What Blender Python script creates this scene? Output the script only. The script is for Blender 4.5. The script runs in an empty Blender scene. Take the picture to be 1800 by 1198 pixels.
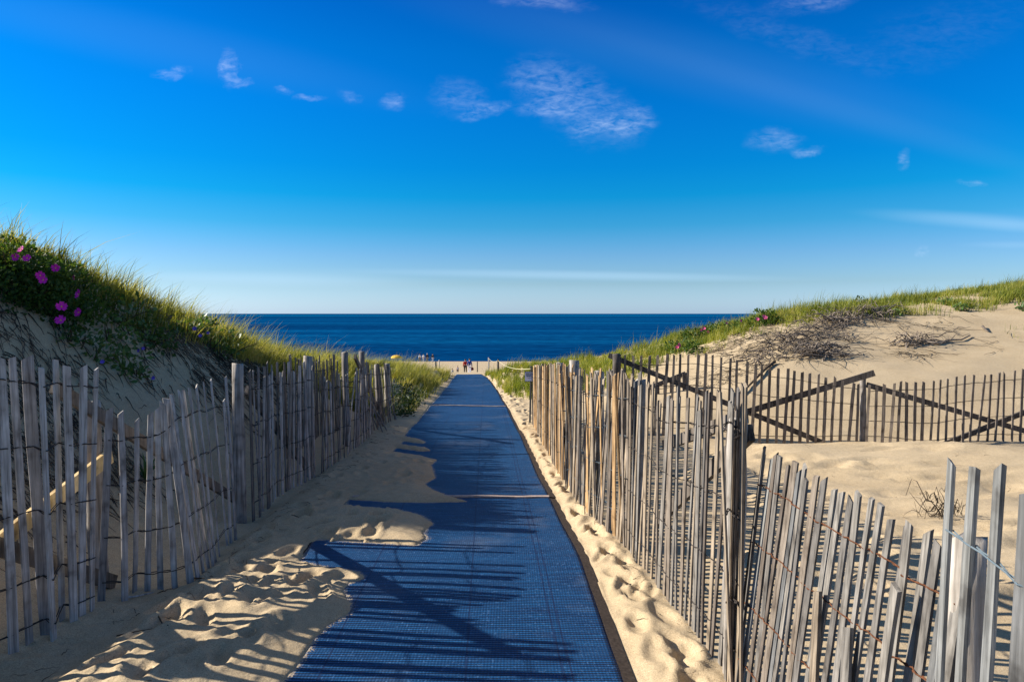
import bpy, math, random
import numpy as np
from mathutils import Vector

random.seed(7)
RNG = np.random.default_rng(11)
scene = bpy.context.scene
C = scene.collection

# ------------------------------------------------------------------ camera
CAMZ = 1.55
TH = math.atan(48.0 / 1200.0)
cam_d = bpy.data.cameras.new("camera")
cam_d.lens = 24.0
cam_d.sensor_width = 36.0
cam_d.clip_start = 0.05
cam_d.clip_end = 200000.0
cam = bpy.data.objects.new("camera", cam_d)
C.objects.link(cam)
cam.location = (0, 0, CAMZ)
cam.rotation_euler = (math.pi / 2 - TH, 0, 0)
scene.camera = cam
CT, ST = math.cos(TH), math.sin(TH)


def ray(px, py):
    xc = (px - 900.0) / 1200.0
    yc = (599.0 - py) / 1200.0
    return (xc, CT + yc * ST, -ST + yc * CT)


def U(px, py, Y):
    """world point seen at photo pixel (px, py) standing Y metres ahead"""
    d = ray(px, py)
    t = Y / d[1]
    return np.array((d[0] * t, Y, CAMZ + d[2] * t))


SL = 0.0408


def PL(y):
    return -SL * np.asarray(y, float)


def UP(px, py, off=0.0):
    """photo pixel on the sloping plane of the path"""
    d = ray(px, py)
    t = (CAMZ - off) / (-SL * d[1] - d[2])
    return np.array((d[0] * t, d[1] * t, CAMZ + d[2] * t))


def sstep(a, b, x):
    t = np.clip((np.asarray(x, float) - a) / (b - a), 0, 1)
    return t * t * (3 - 2 * t)


# ------------------------------------------------------------------ noise
def _hash(ix, iy, seed):
    h = (ix * 374761393 + iy * 668265263 + seed * 1442695041) & 0xFFFFFFFF
    h = ((h ^ (h >> 13)) * 1274126177) & 0xFFFFFFFF
    h = h ^ (h >> 16)
    return (h & 0xFFFFFF) / float(0xFFFFFF)


def vnoise(x, y, seed=0):
    x = np.asarray(x, float); y = np.asarray(y, float)
    ix = np.floor(x).astype(np.int64); iy = np.floor(y).astype(np.int64)
    fx = x - ix; fy = y - iy
    fx = fx * fx * (3 - 2 * fx); fy = fy * fy * (3 - 2 * fy)
    a = _hash(ix, iy, seed); b = _hash(ix + 1, iy, seed)
    c = _hash(ix, iy + 1, seed); d = _hash(ix + 1, iy + 1, seed)
    return (a * (1 - fx) + b * fx) * (1 - fy) + (c * (1 - fx) + d * fx) * fy


def fnoise(x, y, seed=0, octv=3):
    s = 0; a = 1; t = 0
    for o in range(octv):
        s = s + a * (vnoise(x * 2 ** o, y * 2 ** o, seed + o * 17) - .5)
        t += a; a *= .5
    return s / t * 2      # about -1..1


# ------------------------------------------------------------------ terrain
ctrl = []


def cP(px, py, Y, dz=0.0):
    p = U(px, py, Y); ctrl.append((p[0], p[1], p[2] + dz))


def cB(x, y, dz=0.0):
    ctrl.append((x, y, float(PL(y)) + dz))


def cR(x, y, z):
    ctrl.append((x, y, CAMZ + z))


for Y in (-3, 0, 2, 4, 6, 8, 10, 12, 15, 18, 22, 26, 30, 34):
    for u in (-1.6, -.6, .4, .9):
        if u < .8 and Y < 24 or Y < 19 or u < 0: cB(u - .0375 * Y, Y)
for Y in (-2, 1, 3, 4.5, 6, 8, 10, 12):
    cB(-2.35, Y, 0.0)
# left dune
cP(0, 442, 7.2); cP(100, 474, 7.5); cP(200, 516, 8.4); cP(300, 556, 9.6); cP(380, 592, 11.0); cP(450, 620, 12.5); cP(520, 644, 14.8); cP(575, 652, 16.5)
for q in ((-6.8, 11, .12), (-6.8, 13.5, -.25), (-6.8, 16, -.75), (-6.8, 19, -1.3)): cR(*q)
cR(-5.4, 5.4, .18); cR(-5.4, 6.1, .50); cR(-5.4, 4.6, .16); cR(-5.4, 3, .04); cR(-5.4, 1, -.25); cR(-5.6, -3, -.4)
for Y, zc in ((-2, -.35), (1, -.25), (3, .04), (4.6, .16), (5.4, .18), (6.1, .5), (7.2, .7)):
    zb = -1.55 - SL * Y
    cR(-3.75, Y, zb + (zc - zb) * .42)
for Y, zc in ((8.5, .08), (10, -.22), (11.5, -.55)):
    zb = -1.55 - SL * Y
    cR(-3.3, Y, zb + (zc - zb) * .46)
for x, Y, z in ((-9, -2, -.1), (-9, 3, .0), (-9, 5.2, .15), (-9, 7.5, .7), (-9, 12, .5), (-9, 18, -.5), (-9, 24, -1.45), (-9, 31, -2.3), (-16, 8, .6), (-16, 18, .1), (-18, 30, -1.4), (-16, -4, .2)):
    cR(x, Y, z)
for x, Y, d in ((-2.9, 14, .28), (-3.1, 18, .45), (-3.4, 22, .55), (-3.7, 28, .5)):
    cB(x, Y, d)
cR(-5, 20, -1.62); cR(-6, 28, -2.3)
# right flat and dune
for x, Y, d in ((2, 2, 0), (2, 5, 0), (3, 5, 0), (5, 7, .02), (3.6, 9.3, .09), (6, 9.2, .17), (8, 9.3, .14), (2, 8, 0), (2, 11, -.02), (4.4, 11, -.06), (6.6, 10.6, -.10), (9, 11.3, -.06), (6, 3, .05), (6, -3, .1), (10, 6, .2)):
    cB(x, Y, d)
for p in ((1350, 690, 13.5), (1350, 640, 15), (1350, 590, 17), (1370, 562, 18.5), (1500, 680, 13.5), (1500, 600, 16.5), (1500, 552, 19),
          (1650, 680, 13.5), (1650, 600, 16.5), (1650, 538, 20), (1800, 665, 14), (1800, 590, 17), (1800, 518, 21),
          (1250, 600, 19), (1200, 660, 15.5), (1200, 615, 19.5), (1100, 690, 14.5), (1100, 648, 18), (1100, 622, 22),
          (1000, 645, 24), (940, 676, 20.5), (890, 653, 25), (930, 643, 26), (865, 659, 29), (965, 641, 27)):
    cP(*p)
for x, Y, z in ((8, 24, -.5), (13, 26, .1), (20, 24, 1.1), (22, 18, .4), (18, 11, -1.1), (14, 8, -1.5), (20, 0, -1.3), (26, 10, .2), (6, 30, -1.6), (14, 32, -.6)):
    cR(x, Y, z)
CT_ = np.array(ctrl)


def tps_fit(P):
    n = len(P)
    d2 = ((P[:, None, :2] - P[None, :, :2]) ** 2).sum(-1)
    K = np.where(d2 > 0, .5 * d2 * np.log(d2 + 1e-12), 0) + np.eye(n) * .02
    A = np.zeros((n + 3, n + 3)); A[:n, :n] = K
    Q = np.c_[np.ones(n), P[:, :2]]
    A[:n, n:] = Q; A[n:, :n] = Q.T
    return np.linalg.solve(A, np.r_[P[:, 2], 0, 0, 0])


TW = tps_fit(CT_)


def tps(x, y):
    x = np.asarray(x, float).ravel(); y = np.asarray(y, float).ravel()
    out = np.zeros(len(x))
    n = len(CT_)
    for s in range(0, len(x), 20000):
        xx = x[s:s + 20000]; yy = y[s:s + 20000]
        d2 = (xx[:, None] - CT_[None, :, 0]) ** 2 + (yy[:, None] - CT_[None, :, 1]) ** 2
        out[s:s + 20000] = (.5 * d2 * np.log(d2 + 1e-12)) @ TW[:n] + TW[n] + TW[n + 1] * xx + TW[n + 2] * yy
    return out


BV = np.array([-50, 30.5, 34, 45, 60, 79, 145, 200, 400])
BZ = np.array([-.4, -2.80, -3.1, -4.5, -5.65, -6.95, -10.15, -12.5, -20]) + CAMZ


def und(x, y):
    return .010 * np.sin(1.3 * y + .6 * x) + .008 * np.sin(2.9 * y - 1.7 * x + 1.0) + .006 * np.sin(.7 * y + 2.2 * x)


def corridor(x, y):
    u = x + .0375 * y
    return sstep(-2.05, -1.75, u) * (1 - sstep(0, .45, u - np.interp(y, (0, 16, 20, 25, 31), (.95, .95, .62, .30, .0)))) * (1 - sstep(30, 33, y))


def ground_base(x, y):
    x = np.asarray(x, float); y = np.asarray(y, float)
    sh = np.broadcast(x, y).shape
    X = np.broadcast_to(x, sh).ravel(); Y = np.broadcast_to(y, sh).ravel()
    xc = np.clip(X, -20, 26); yc = np.clip(Y, -6, 46)
    z = tps(xc, yc)
    c = corridor(X, Y)
    z = z * (1 - c) + PL(Y) * c
    w = sstep(31, 44, Y)
    z = z * (1 - w) + np.interp(Y, BV, BZ) * w
    z = z + und(X, Y) * (1 - sstep(25, 33, Y))
    # broad lumps away from the mat
    far = sstep(-1.3, -2.6, X + .0375 * Y) + sstep(1.4, 3.0, X + .0375 * Y)
    z = z + far * (1 - sstep(60, 90, Y)) * (.07 * fnoise(X * .55, Y * .55, 3, 3) + .035 * fnoise(X * 1.7, Y * 1.7, 31, 3) * sstep(1.2, 2.2, X + .0375 * Y))
    return z.reshape(sh)


def gz(x, y):
    return float(ground_base(np.array([x]), np.array([y]))[0])


def hit(px, py, y0=1.5, y1=60, n=600):
    """ground point seen at a photo pixel"""
    d = ray(px, py)
    ys = np.geomspace(y0, y1, n)
    t = ys / d[1]
    xs = d[0] * t; zs = CAMZ + d[2] * t
    g = ground_base(xs, ys)
    k = np.argmax(zs < g)
    if zs[k] >= g[k]:
        k = int(np.argmin(zs - g))
    return np.array((xs[k], ys[k], g[k]))


# ------------------------------------------------------------------ mesh helpers
def new_mesh(name, V, faces):
    me = bpy.data.meshes.new(name)
    me.from_pydata([tuple(v) for v in V], [], faces)
    me.update()
    return me


def fast_mesh(name, V, F):
    """V (n,3), F (m,k) constant k"""
    V = np.asarray(V, np.float32); F = np.asarray(F, np.int32)
    me = bpy.data.meshes.new(name)
    m, k = F.shape
    me.vertices.add(len(V)); me.vertices.foreach_set("co", V.ravel())
    me.loops.add(m * k); me.loops.foreach_set("vertex_index", F.ravel())
    me.polygons.add(m)
    me.polygons.foreach_set("loop_start", np.arange(0, m * k, k, dtype=np.int32))
    me.polygons.foreach_set("loop_total", np.full(m, k, np.int32))
    me.update(calc_edges=True)
    me.validate()
    return me


def smooth(me, on=True):
    me.polygons.foreach_set("use_smooth", np.full(len(me.polygons), on, bool))
    me.update()


def link(name, me, mat, parent=None, origin=None):
    """link a mesh whose vertices are in world coordinates"""
    o = bpy.data.objects.new(name, me)
    C.objects.link(o)
    if origin is not None:
        n = len(me.vertices)
        co = np.empty(n * 3, np.float32); me.vertices.foreach_get("co", co)
        co = co.reshape(-1, 3) - np.asarray(origin, np.float32)
        me.vertices.foreach_set("co", co.ravel()); me.update()
    org = np.zeros(3) if origin is None else np.asarray(origin, float)
    if parent is not None:
        o.parent = parent
        base = np.array(parent["_w"]) if "_w" in parent else np.zeros(3)
        o.location = tuple(org - base)
    else:
        o.location = tuple(org)
    o["_w"] = [float(v) for v in org]
    if mat is not None:
        me.materials.append(mat)
    return o


def thing(name, label, cat, loc, group=None):
    o = bpy.data.objects.new(name, None)
    C.objects.link(o)
    o.location = tuple(float(v) for v in loc)
    o["_w"] = [float(v) for v in loc]
    o["label"] = label; o["category"] = cat
    if group:
        o["group"] = group
    o.empty_display_size = .1
    return o


def tag(o, label=None, cat=None, group=None, kind=None):
    if label: o["label"] = label
    if cat: o["category"] = cat
    if group: o["group"] = group
    if kind: o["kind"] = kind
    return o


class MB:
    def __init__(s):
        s.V = []; s.F = []

    def add(s, V, F):
        b = len(s.V)
        s.V += [tuple(v) for v in V]
        s.F += [tuple(i + b for i in f) for f in F]

    def tube(s, pts, r, n=6, cap=True):
        pts = [np.asarray(p, float) for p in pts]
        m = len(pts)
        rs = r if hasattr(r, "__len__") else [r] * m
        V = []; F = []
        for i in range(m):
            a = pts[max(i - 1, 0)]; b = pts[min(i + 1, m - 1)]
            t = b - a; t = t / (np.linalg.norm(t) + 1e-9)
            up = np.array((0, 0, 1.)) if abs(t[2]) < .9 else np.array((1., 0, 0))
            e1 = np.cross(t, up); e1 /= np.linalg.norm(e1); e2 = np.cross(t, e1)
            for k in range(n):
                a_ = 2 * math.pi * k / n
                V.append(pts[i] + rs[i] * (math.cos(a_) * e1 + math.sin(a_) * e2))
        for i in range(m - 1):
            for k in range(n):
                k2 = (k + 1) % n
                F.append((i * n + k, i * n + k2, (i + 1) * n + k2, (i + 1) * n + k))
        if cap:
            F.append(tuple(range(n - 1, -1, -1)))
            F.append(tuple((m - 1) * n + k for k in range(n)))
        s.add(V, F)

    def box(s, p0, p1, w, t, wdir=(0, 0, 1)):
        """board from p0 to p1; w across along wdir, t the other way"""
        p0 = np.asarray(p0, float); p1 = np.asarray(p1, float)
        a = p1 - p0; a = a / np.linalg.norm(a)
        wd = np.asarray(wdir, float); wd = wd - a * wd.dot(a); wd /= np.linalg.norm(wd)
        td = np.cross(a, wd)
        V = []
        for p in (p0, p1):
            for sw, st in ((-1, -1), (1, -1), (1, 1), (-1, 1)):
                V.append(p + wd * sw * w / 2 + td * st * t / 2)
        s.add(V, [(0, 1, 2, 3), (7, 6, 5, 4), (0, 4, 5, 1), (1, 5, 6, 2), (2, 6, 7, 3), (3, 7, 4, 0)])

    def build(s, name, mat, parent=None, origin=None, sm=False):
        me = new_mesh(name, s.V, s.F)
        if sm: smooth(me)
        return link(name, me, mat, parent, origin)


# ------------------------------------------------------------------ materials
def mat_new(name):
    m = bpy.data.materials.new(name); m.use_nodes = True
    nt = m.node_tree
    return m, nt, nt.nodes["Principled BSDF"], nt.nodes["Material Output"]


def N(nt, typ, **kw):
    n = nt.nodes.new(typ)
    for k, v in kw.items():
        if k.startswith("i_"):
            key = k[2:]
            key = int(key) if key.isdigit() else key.replace("_", " ")
            n.inputs[key].default_value = v
        else:
            setattr(n, k, v)
    return n


def ramp(nt, stops):
    r = nt.nodes.new("ShaderNodeValToRGB")
    cr = r.color_ramp
    while len(cr.elements) > len(stops):
        cr.elements.remove(cr.elements[-1])
    while len(cr.elements) < len(stops):
        cr.elements.new(.5)
    for e, (p, c) in zip(cr.elements, stops):
        e.position = p; e.color = (c[0], c[1], c[2], 1)
    return r


def m_sand():
    m, nt, b, out = mat_new("sand_material"); L = nt.links.new
    tc = N(nt, "ShaderNodeTexCoord")
    n1 = N(nt, "ShaderNodeTexNoise", i_Scale=.9, i_Detail=5.0, i_Roughness=.6)
    n2 = N(nt, "ShaderNodeTexNoise", i_Scale=170.0, i_Detail=3.0, i_Roughness=.75)
    n3 = N(nt, "ShaderNodeTexNoise", i_Scale=22.0, i_Detail=4.0, i_Roughness=.65)
    for n in (n1, n2, n3): L(tc.outputs["Object"], n.inputs["Vector"])
    r1 = ramp(nt, [(.3, (.485, .370, .225)), (.7, (.58, .455, .29))])
    L(n1.outputs["Fac"], r1.inputs["Fac"])
    r2 = ramp(nt, [(.30, (.40, .37, .35)), (.43, (.86, .85, .84)), (.57, (1.0, 1.0, 1.0)), (.70, (1.35, 1.35, 1.36))])
    L(n2.outputs["Fac"], r2.inputs["Fac"])
    mx = N(nt, "ShaderNodeMix", data_type="RGBA", blend_type="MULTIPLY"); mx.inputs[0].default_value = 1.0
    L(r1.outputs["Color"], mx.inputs[6]); L(r2.outputs["Color"], mx.inputs[7])
    r3 = ramp(nt, [(.35, (.86, .85, .84)), (.6, (1.0, 1.0, 1.0))])
    L(n3.outputs["Fac"], r3.inputs["Fac"])
    mx2 = N(nt, "ShaderNodeMix", data_type="RGBA", blend_type="MULTIPLY"); mx2.inputs[0].default_value = .7
    L(mx.outputs[2], mx2.inputs[6]); L(r3.outputs["Color"], mx2.inputs[7])
    n4 = N(nt, "ShaderNodeTexNoise", i_Scale=110.0, i_Detail=3.0, i_Roughness=.7); L(tc.outputs["Object"], n4.inputs["Vector"])
    r4 = ramp(nt, [(.30, (.55, .52, .50)), (.40, (.95, .95, .95)), (.66, (1.0, 1.0, 1.0)), (.74, (1.2, 1.2, 1.2))]); L(n4.outputs["Fac"], r4.inputs["Fac"])
    mx5 = N(nt, "ShaderNodeMix", data_type="RGBA", blend_type="MULTIPLY"); mx5.inputs[0].default_value = .9
    L(mx2.outputs[2], mx5.inputs[6]); L(r4.outputs["Color"], mx5.inputs[7])
    L(mx5.outputs[2], b.inputs["Base Color"])
    b.inputs["Roughness"].default_value = .95
    b.inputs["Specular IOR Level"].default_value = .15
    bp = N(nt, "ShaderNodeBump", i_Strength=.5, i_Distance=.012)
    ad = N(nt, "ShaderNodeMath", operation="ADD")
    ml = N(nt, "ShaderNodeMath", operation="MULTIPLY"); ml.inputs[1].default_value = .25
    L(n2.outputs["Fac"], ml.inputs[0]); L(ml.outputs[0], ad.inputs[0]); L(n3.outputs["Fac"], ad.inputs[1])
    L(ad.outputs[0], bp.inputs["Height"]); L(bp.outputs["Normal"], b.inputs["Normal"])
    return m


def m_wood(name, dark, light, tint=None, scale=1.0, rough=.85):
    m, nt, b, out = mat_new(name); L = nt.links.new
    tc = N(nt, "ShaderNodeTexCoord"); oi = N(nt, "ShaderNodeObjectInfo")
    mp = N(nt, "ShaderNodeMapping"); mp.inputs["Scale"].default_value = (70 * scale, 70 * scale, 3.2 * scale)
    of = N(nt, "ShaderNodeCombineXYZ")
    ml = N(nt, "ShaderNodeMath", operation="MULTIPLY"); ml.inputs[1].default_value = 37.0
    L(oi.outputs["Random"], ml.inputs[0])
    for i in range(3): L(ml.outputs[0], of.inputs[i])
    L(tc.outputs["Object"], mp.inputs["Vector"]); L(of.outputs[0], mp.inputs["Location"])
    n1 = N(nt, "ShaderNodeTexNoise", i_Scale=1.0, i_Detail=6.0, i_Roughness=.62)
    L(mp.outputs[0], n1.inputs["Vector"])
    r = ramp(nt, [(.33, dark), (.47, tuple((a + c) / 2 for a, c in zip(dark, light))), (.64, light)])
    L(n1.outputs["Fac"], r.inputs["Fac"])
    # blotches and lichen
    n2 = N(nt, "ShaderNodeTexNoise", i_Scale=9.0, i_Detail=4.0)
    va = N(nt, "ShaderNodeVectorMath", operation="ADD")
    L(tc.outputs["Object"], va.inputs[0]); L(of.outputs[0], va.inputs[1]); L(va.outputs[0], n2.inputs["Vector"])
    r2 = ramp(nt, [(.30, (.38, .36, .35)), (.42, (.85, .84, .83)), (.56, (1, 1, 1)), (.72, (1.28, 1.28, 1.3))])
    L(n2.outputs["Fac"], r2.inputs["Fac"])
    mx = N(nt, "ShaderNodeMix", data_type="RGBA", blend_type="MULTIPLY"); mx.inputs[0].default_value = .9
    L(r.outputs["Color"], mx.inputs[6]); L(r2.outputs["Color"], mx.inputs[7])
    # every stick its own tone
    r3 = ramp(nt, [(0, (.62, .60, .60)), (.5, (1, .98, .95)), (1, (1.14, 1.10, 1.04))])
    L(oi.outputs["Random"], r3.inputs["Fac"])
    mx2 = N(nt, "ShaderNodeMix", data_type="RGBA", blend_type="MULTIPLY"); mx2.inputs[0].default_value = 1
    L(mx.outputs[2], mx2.inputs[6]); L(r3.outputs["Color"], mx2.inputs[7])
    L(mx2.outputs[2], b.inputs["Base Color"])
    b.inputs["Roughness"].default_value = rough
    b.inputs["Specular IOR Level"].default_value = .25
    bp = N(nt, "ShaderNodeBump", i_Strength=.6, i_Distance=.004)
    L(n1.outputs["Fac"], bp.inputs["Height"]); L(bp.outputs["Normal"], b.inputs["Normal"])
    return m


def m_plain(name, col, rough=.7, spec=.3, var=0.0, scale=20.0):
    m, nt, b, out = mat_new(name); L = nt.links.new
    b.inputs["Roughness"].default_value = rough
    b.inputs["Specular IOR Level"].default_value = spec
    tc = N(nt, "ShaderNodeTexCoord")
    n1 = N(nt, "ShaderNodeTexNoise", i_Scale=scale, i_Detail=4.0)
    L(tc.outputs["Object"], n1.inputs["Vector"])
    v = var or .15
    r = ramp(nt, [(.3, tuple(c * (1 - v) for c in col)), (.7, tuple(c * (1 + v) for c in col))])
    L(n1.outputs["Fac"], r.inputs["Fac"]); L(r.outputs["Color"], b.inputs["Base Color"])
    return m


def m_leaf(name, cols, trans=.35, rough=.5, spec=.25):
    """blade / leaf material, each blade its own tone"""
    m, nt, b, out = mat_new(name); L = nt.links.new
    ge = N(nt, "ShaderNodeNewGeometry")
    r = ramp(nt, [(i / (len(cols) - 1), c) for i, c in enumerate(cols)])
    tcl = N(nt, "ShaderNodeTexCoord"); nl = N(nt, "ShaderNodeTexNoise", i_Scale=1.6, i_Detail=4.0, i_Roughness=.6)
    L(tcl.outputs["Object"], nl.inputs["Vector"])
    mr = N(nt, "ShaderNodeMapRange"); mr.inputs["From Min"].default_value = .30; mr.inputs["From Max"].default_value = .70
    mr.inputs["To Min"].default_value = -.25; mr.inputs["To Max"].default_value = .75; mr.clamp = False
    L(nl.outputs["Fac"], mr.inputs["Value"])
    am = N(nt, "ShaderNodeMath", operation="MULTIPLY_ADD"); am.inputs[1].default_value = .5
    L(ge.outputs["Random Per Island"], am.inputs[0]); L(mr.outputs[0], am.inputs[2]); am.use_clamp = True
    L(am.outputs[0], r.inputs["Fac"])
    L(r.outputs["Color"], b.inputs["Base Color"])
    b.inputs["Roughness"].default_value = rough
    b.inputs["Specular IOR Level"].default_value = spec
    if trans:
        tr = N(nt, "ShaderNodeBsdfTranslucent")
        hs = N(nt, "ShaderNodeMix", data_type="RGBA", blend_type="MULTIPLY"); hs.inputs[0].default_value = 1
        hs.inputs[7].default_value = (1.5, 1.5, .6, 1)
        L(r.outputs["Color"], hs.inputs[6]); L(hs.outputs[2], tr.inputs["Color"])
        ms = N(nt, "ShaderNodeMixShader"); ms.inputs[0].default_value = trans
        L(b.outputs[0], ms.inputs[1]); L(tr.outputs[0], ms.inputs[2]); L(ms.outputs[0], out.inputs["Surface"])
    return m


def m_mat():
    m, nt, b, out = mat_new("woven_blue_plastic"); L = nt.links.new
    tc = N(nt, "ShaderNodeTexCoord")
    sp = N(nt, "ShaderNodeSeparateXYZ"); L(tc.outputs["Object"], sp.inputs[0])
    # ribs across the mat
    def sine(sock, freq, ph=0.0):
        a = N(nt, "ShaderNodeMath", operation="MULTIPLY"); a.inputs[1].default_value = freq * 2 * math.pi
        L(sock, a.inputs[0])
        s_ = N(nt, "ShaderNodeMath", operation="SINE"); L(a.outputs[0], s_.inputs[0])
        q = N(nt, "ShaderNodeMath", operation="MULTIPLY_ADD"); q.inputs[1].default_value = .5; q.inputs[2].default_value = .5
        L(s_.outputs[0], q.inputs[0]); return q.outputs[0]
    rib = sine(sp.outputs["Y"], 1 / .024)
    warp = sine(sp.outputs["X"], 1 / .016)
    # blue strands, each rib slightly its own tone, pale worn flecks
    mp = N(nt, "ShaderNodeMapping"); mp.inputs["Scale"].default_value = (3.0, 42.0, 1)
    L(tc.outputs["Object"], mp.inputs["Vector"])
    n1 = N(nt, "ShaderNodeTexNoise", i_Scale=1.0, i_Detail=3.0); L(mp.outputs[0], n1.inputs["Vector"])
    mp2 = N(nt, "ShaderNodeMapping"); mp2.inputs["Scale"].default_value = (62.0, 42.0, 1)
    L(tc.outputs["Object"], mp2.inputs["Vector"])
    vo = N(nt, "ShaderNodeTexNoise", i_Scale=1.0, i_Detail=1.5); L(mp2.outputs[0], vo.inputs["Vector"])
    n3 = N(nt, "ShaderNodeTexNoise", i_Scale=1.3, i_Detail=5.0, i_Roughness=.6); L(tc.outputs["Object"], n3.inputs["Vector"])
    r1 = ramp(nt, [(.3, (.0035, .031, .102)), (.7, (.008, .076, .205))]); L(n1.outputs["Fac"], r1.inputs["Fac"])
    # dark gaps between the ribs
    gp = ramp(nt, [(.0, (.03, .03, .05)), (.42, (.75, .75, .75)), (1, (1.45, 1.45, 1.45))]); L(rib, gp.inputs["Fac"])
    mx = N(nt, "ShaderNodeMix", data_type="RGBA", blend_type="MULTIPLY"); mx.inputs[0].default_value = .95
    L(r1.outputs["Color"], mx.inputs[6]); L(gp.outputs["Color"], mx.inputs[7])
    wp = ramp(nt, [(.0, (.6, .6, .63)), (.5, (1, 1, 1))]); L(warp, wp.inputs["Fac"])
    mxw = N(nt, "ShaderNodeMix", data_type="RGBA", blend_type="MULTIPLY"); mxw.inputs[0].default_value = .7
    L(mx.outputs[2], mxw.inputs[6]); L(wp.outputs["Color"], mxw.inputs[7])
    fl = ramp(nt, [(.60, (0, 0, 0)), (.74, (1, 1, 1))]); L(vo.outputs["Fac"], fl.inputs["Fac"])
    mx2 = N(nt, "ShaderNodeMix", data_type="RGBA")
    mlf = N(nt, "ShaderNodeMath", operation="MULTIPLY"); mlf.inputs[1].default_value = .30
    L(fl.outputs["Color"], mlf.inputs[0]); L(mlf.outputs[0], mx2.inputs[0])
    L(mxw.outputs[2], mx2.inputs[6]); mx2.inputs[7].default_value = (.12, .26, .50, 1)
    # sand dust rubbed in
    du = ramp(nt, [(.56, (0, 0, 0)), (.85, (1, 1, 1))]); L(n3.outputs["Fac"], du.inputs["Fac"])
    md = N(nt, "ShaderNodeMath", operation="MULTIPLY"); md.inputs[1].default_value = .32
    L(du.outputs["Color"], md.inputs[0])
    mx3 = N(nt, "ShaderNodeMix", data_type="RGBA"); L(md.outputs[0], mx3.inputs[0])
    L(mx2.outputs[2], mx3.inputs[6]); mx3.inputs[7].default_value = (.22, .22, .22, 1)
    # grains of sand blown onto the weave close to the drift
    at_ = N(nt, "ShaderNodeAttribute", attribute_name="sand_dust")
    gn = N(nt, "ShaderNodeTexNoise", i_Scale=95.0, i_Detail=3.0, i_Roughness=.7); L(tc.outputs["Object"], gn.inputs["Vector"])
    g2 = N(nt, "ShaderNodeTexNoise", i_Scale=7.0, i_Detail=3.0); L(tc.outputs["Object"], g2.inputs["Vector"])
    sm_ = N(nt, "ShaderNodeMath", operation="MULTIPLY_ADD"); sm_.inputs[1].default_value = .5; L(g2.outputs["Fac"], sm_.inputs[0]); L(gn.outputs["Fac"], sm_.inputs[2])
    th = N(nt, "ShaderNodeMath", operation="MULTIPLY_ADD"); th.inputs[1].default_value = .50; th.inputs[2].default_value = -1.06
    L(at_.outputs["Fac"], th.inputs[0])
    ds = N(nt, "ShaderNodeMath", operation="ADD"); L(sm_.outputs[0], ds.inputs[0]); L(th.outputs[0], ds.inputs[1])
    dr = N(nt, "ShaderNodeMapRange"); dr.inputs["From Min"].default_value = 0; dr.inputs["From Max"].default_value = .10; L(ds.outputs[0], dr.inputs["Value"])
    dm = N(nt, "ShaderNodeMath", operation="MULTIPLY"); dm.inputs[1].default_value = .8; L(dr.outputs[0], dm.inputs[0])
    mxd = N(nt, "ShaderNodeMix", data_type="RGBA"); L(dm.outputs[0], mxd.inputs[0])
    L(mx3.outputs[2], mxd.inputs[6]); mxd.inputs[7].default_value = (.46, .36, .23, 1)
    mx3 = mxd
    # darker stitched seams running along the mat
    sm = None
    for c in (-.78, -.10, .36, .40):
        s1 = N(nt, "ShaderNodeMath", operation="SUBTRACT"); s1.inputs[1].default_value = c
        uu = N(nt, "ShaderNodeMath", operation="MULTIPLY_ADD"); uu.inputs[1].default_value = .0375
        L(sp.outputs["Y"], uu.inputs[0]); L(sp.outputs["X"], uu.inputs[2])
        L(uu.outputs[0], s1.inputs[0])
        ab = N(nt, "ShaderNodeMath", operation="ABSOLUTE"); L(s1.outputs[0], ab.inputs[0])
        lt = N(nt, "ShaderNodeMath", operation="LESS_THAN"); lt.inputs[1].default_value = .006
        L(ab.outputs[0], lt.inputs[0])
        if sm is None: sm = lt.outputs[0]
        else:
            mxm = N(nt, "ShaderNodeMath", operation="MAXIMUM"); L(sm, mxm.inputs[0]); L(lt.outputs[0], mxm.inputs[1]); sm = mxm.outputs[0]
    sm2 = N(nt, "ShaderNodeMath", operation="MULTIPLY"); sm2.inputs[1].default_value = .6; L(sm, sm2.inputs[0])
    mx4 = N(nt, "ShaderNodeMix", data_type="RGBA"); L(sm2.outputs[0], mx4.inputs[0])
    L(mx3.outputs[2], mx4.inputs[6]); mx4.inputs[7].default_value = (.004, .012, .05, 1)
    L(mx4.outputs[2], b.inputs["Base Color"])
    b.inputs["Roughness"].default_value = .6
    b.inputs["Specular IOR Level"].default_value = .22
    ad = N(nt, "ShaderNodeMath", operation="MULTIPLY_ADD"); ad.inputs[1].default_value = .35
    L(warp, ad.inputs[0]); L(rib, ad.inputs[2])
    bp = N(nt, "ShaderNodeBump", i_Strength=.5, i_Distance=.004)
    L(ad.outputs[0], bp.inputs["Height"]); L(bp.outputs["Normal"], b.inputs["Normal"])
    return m


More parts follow.
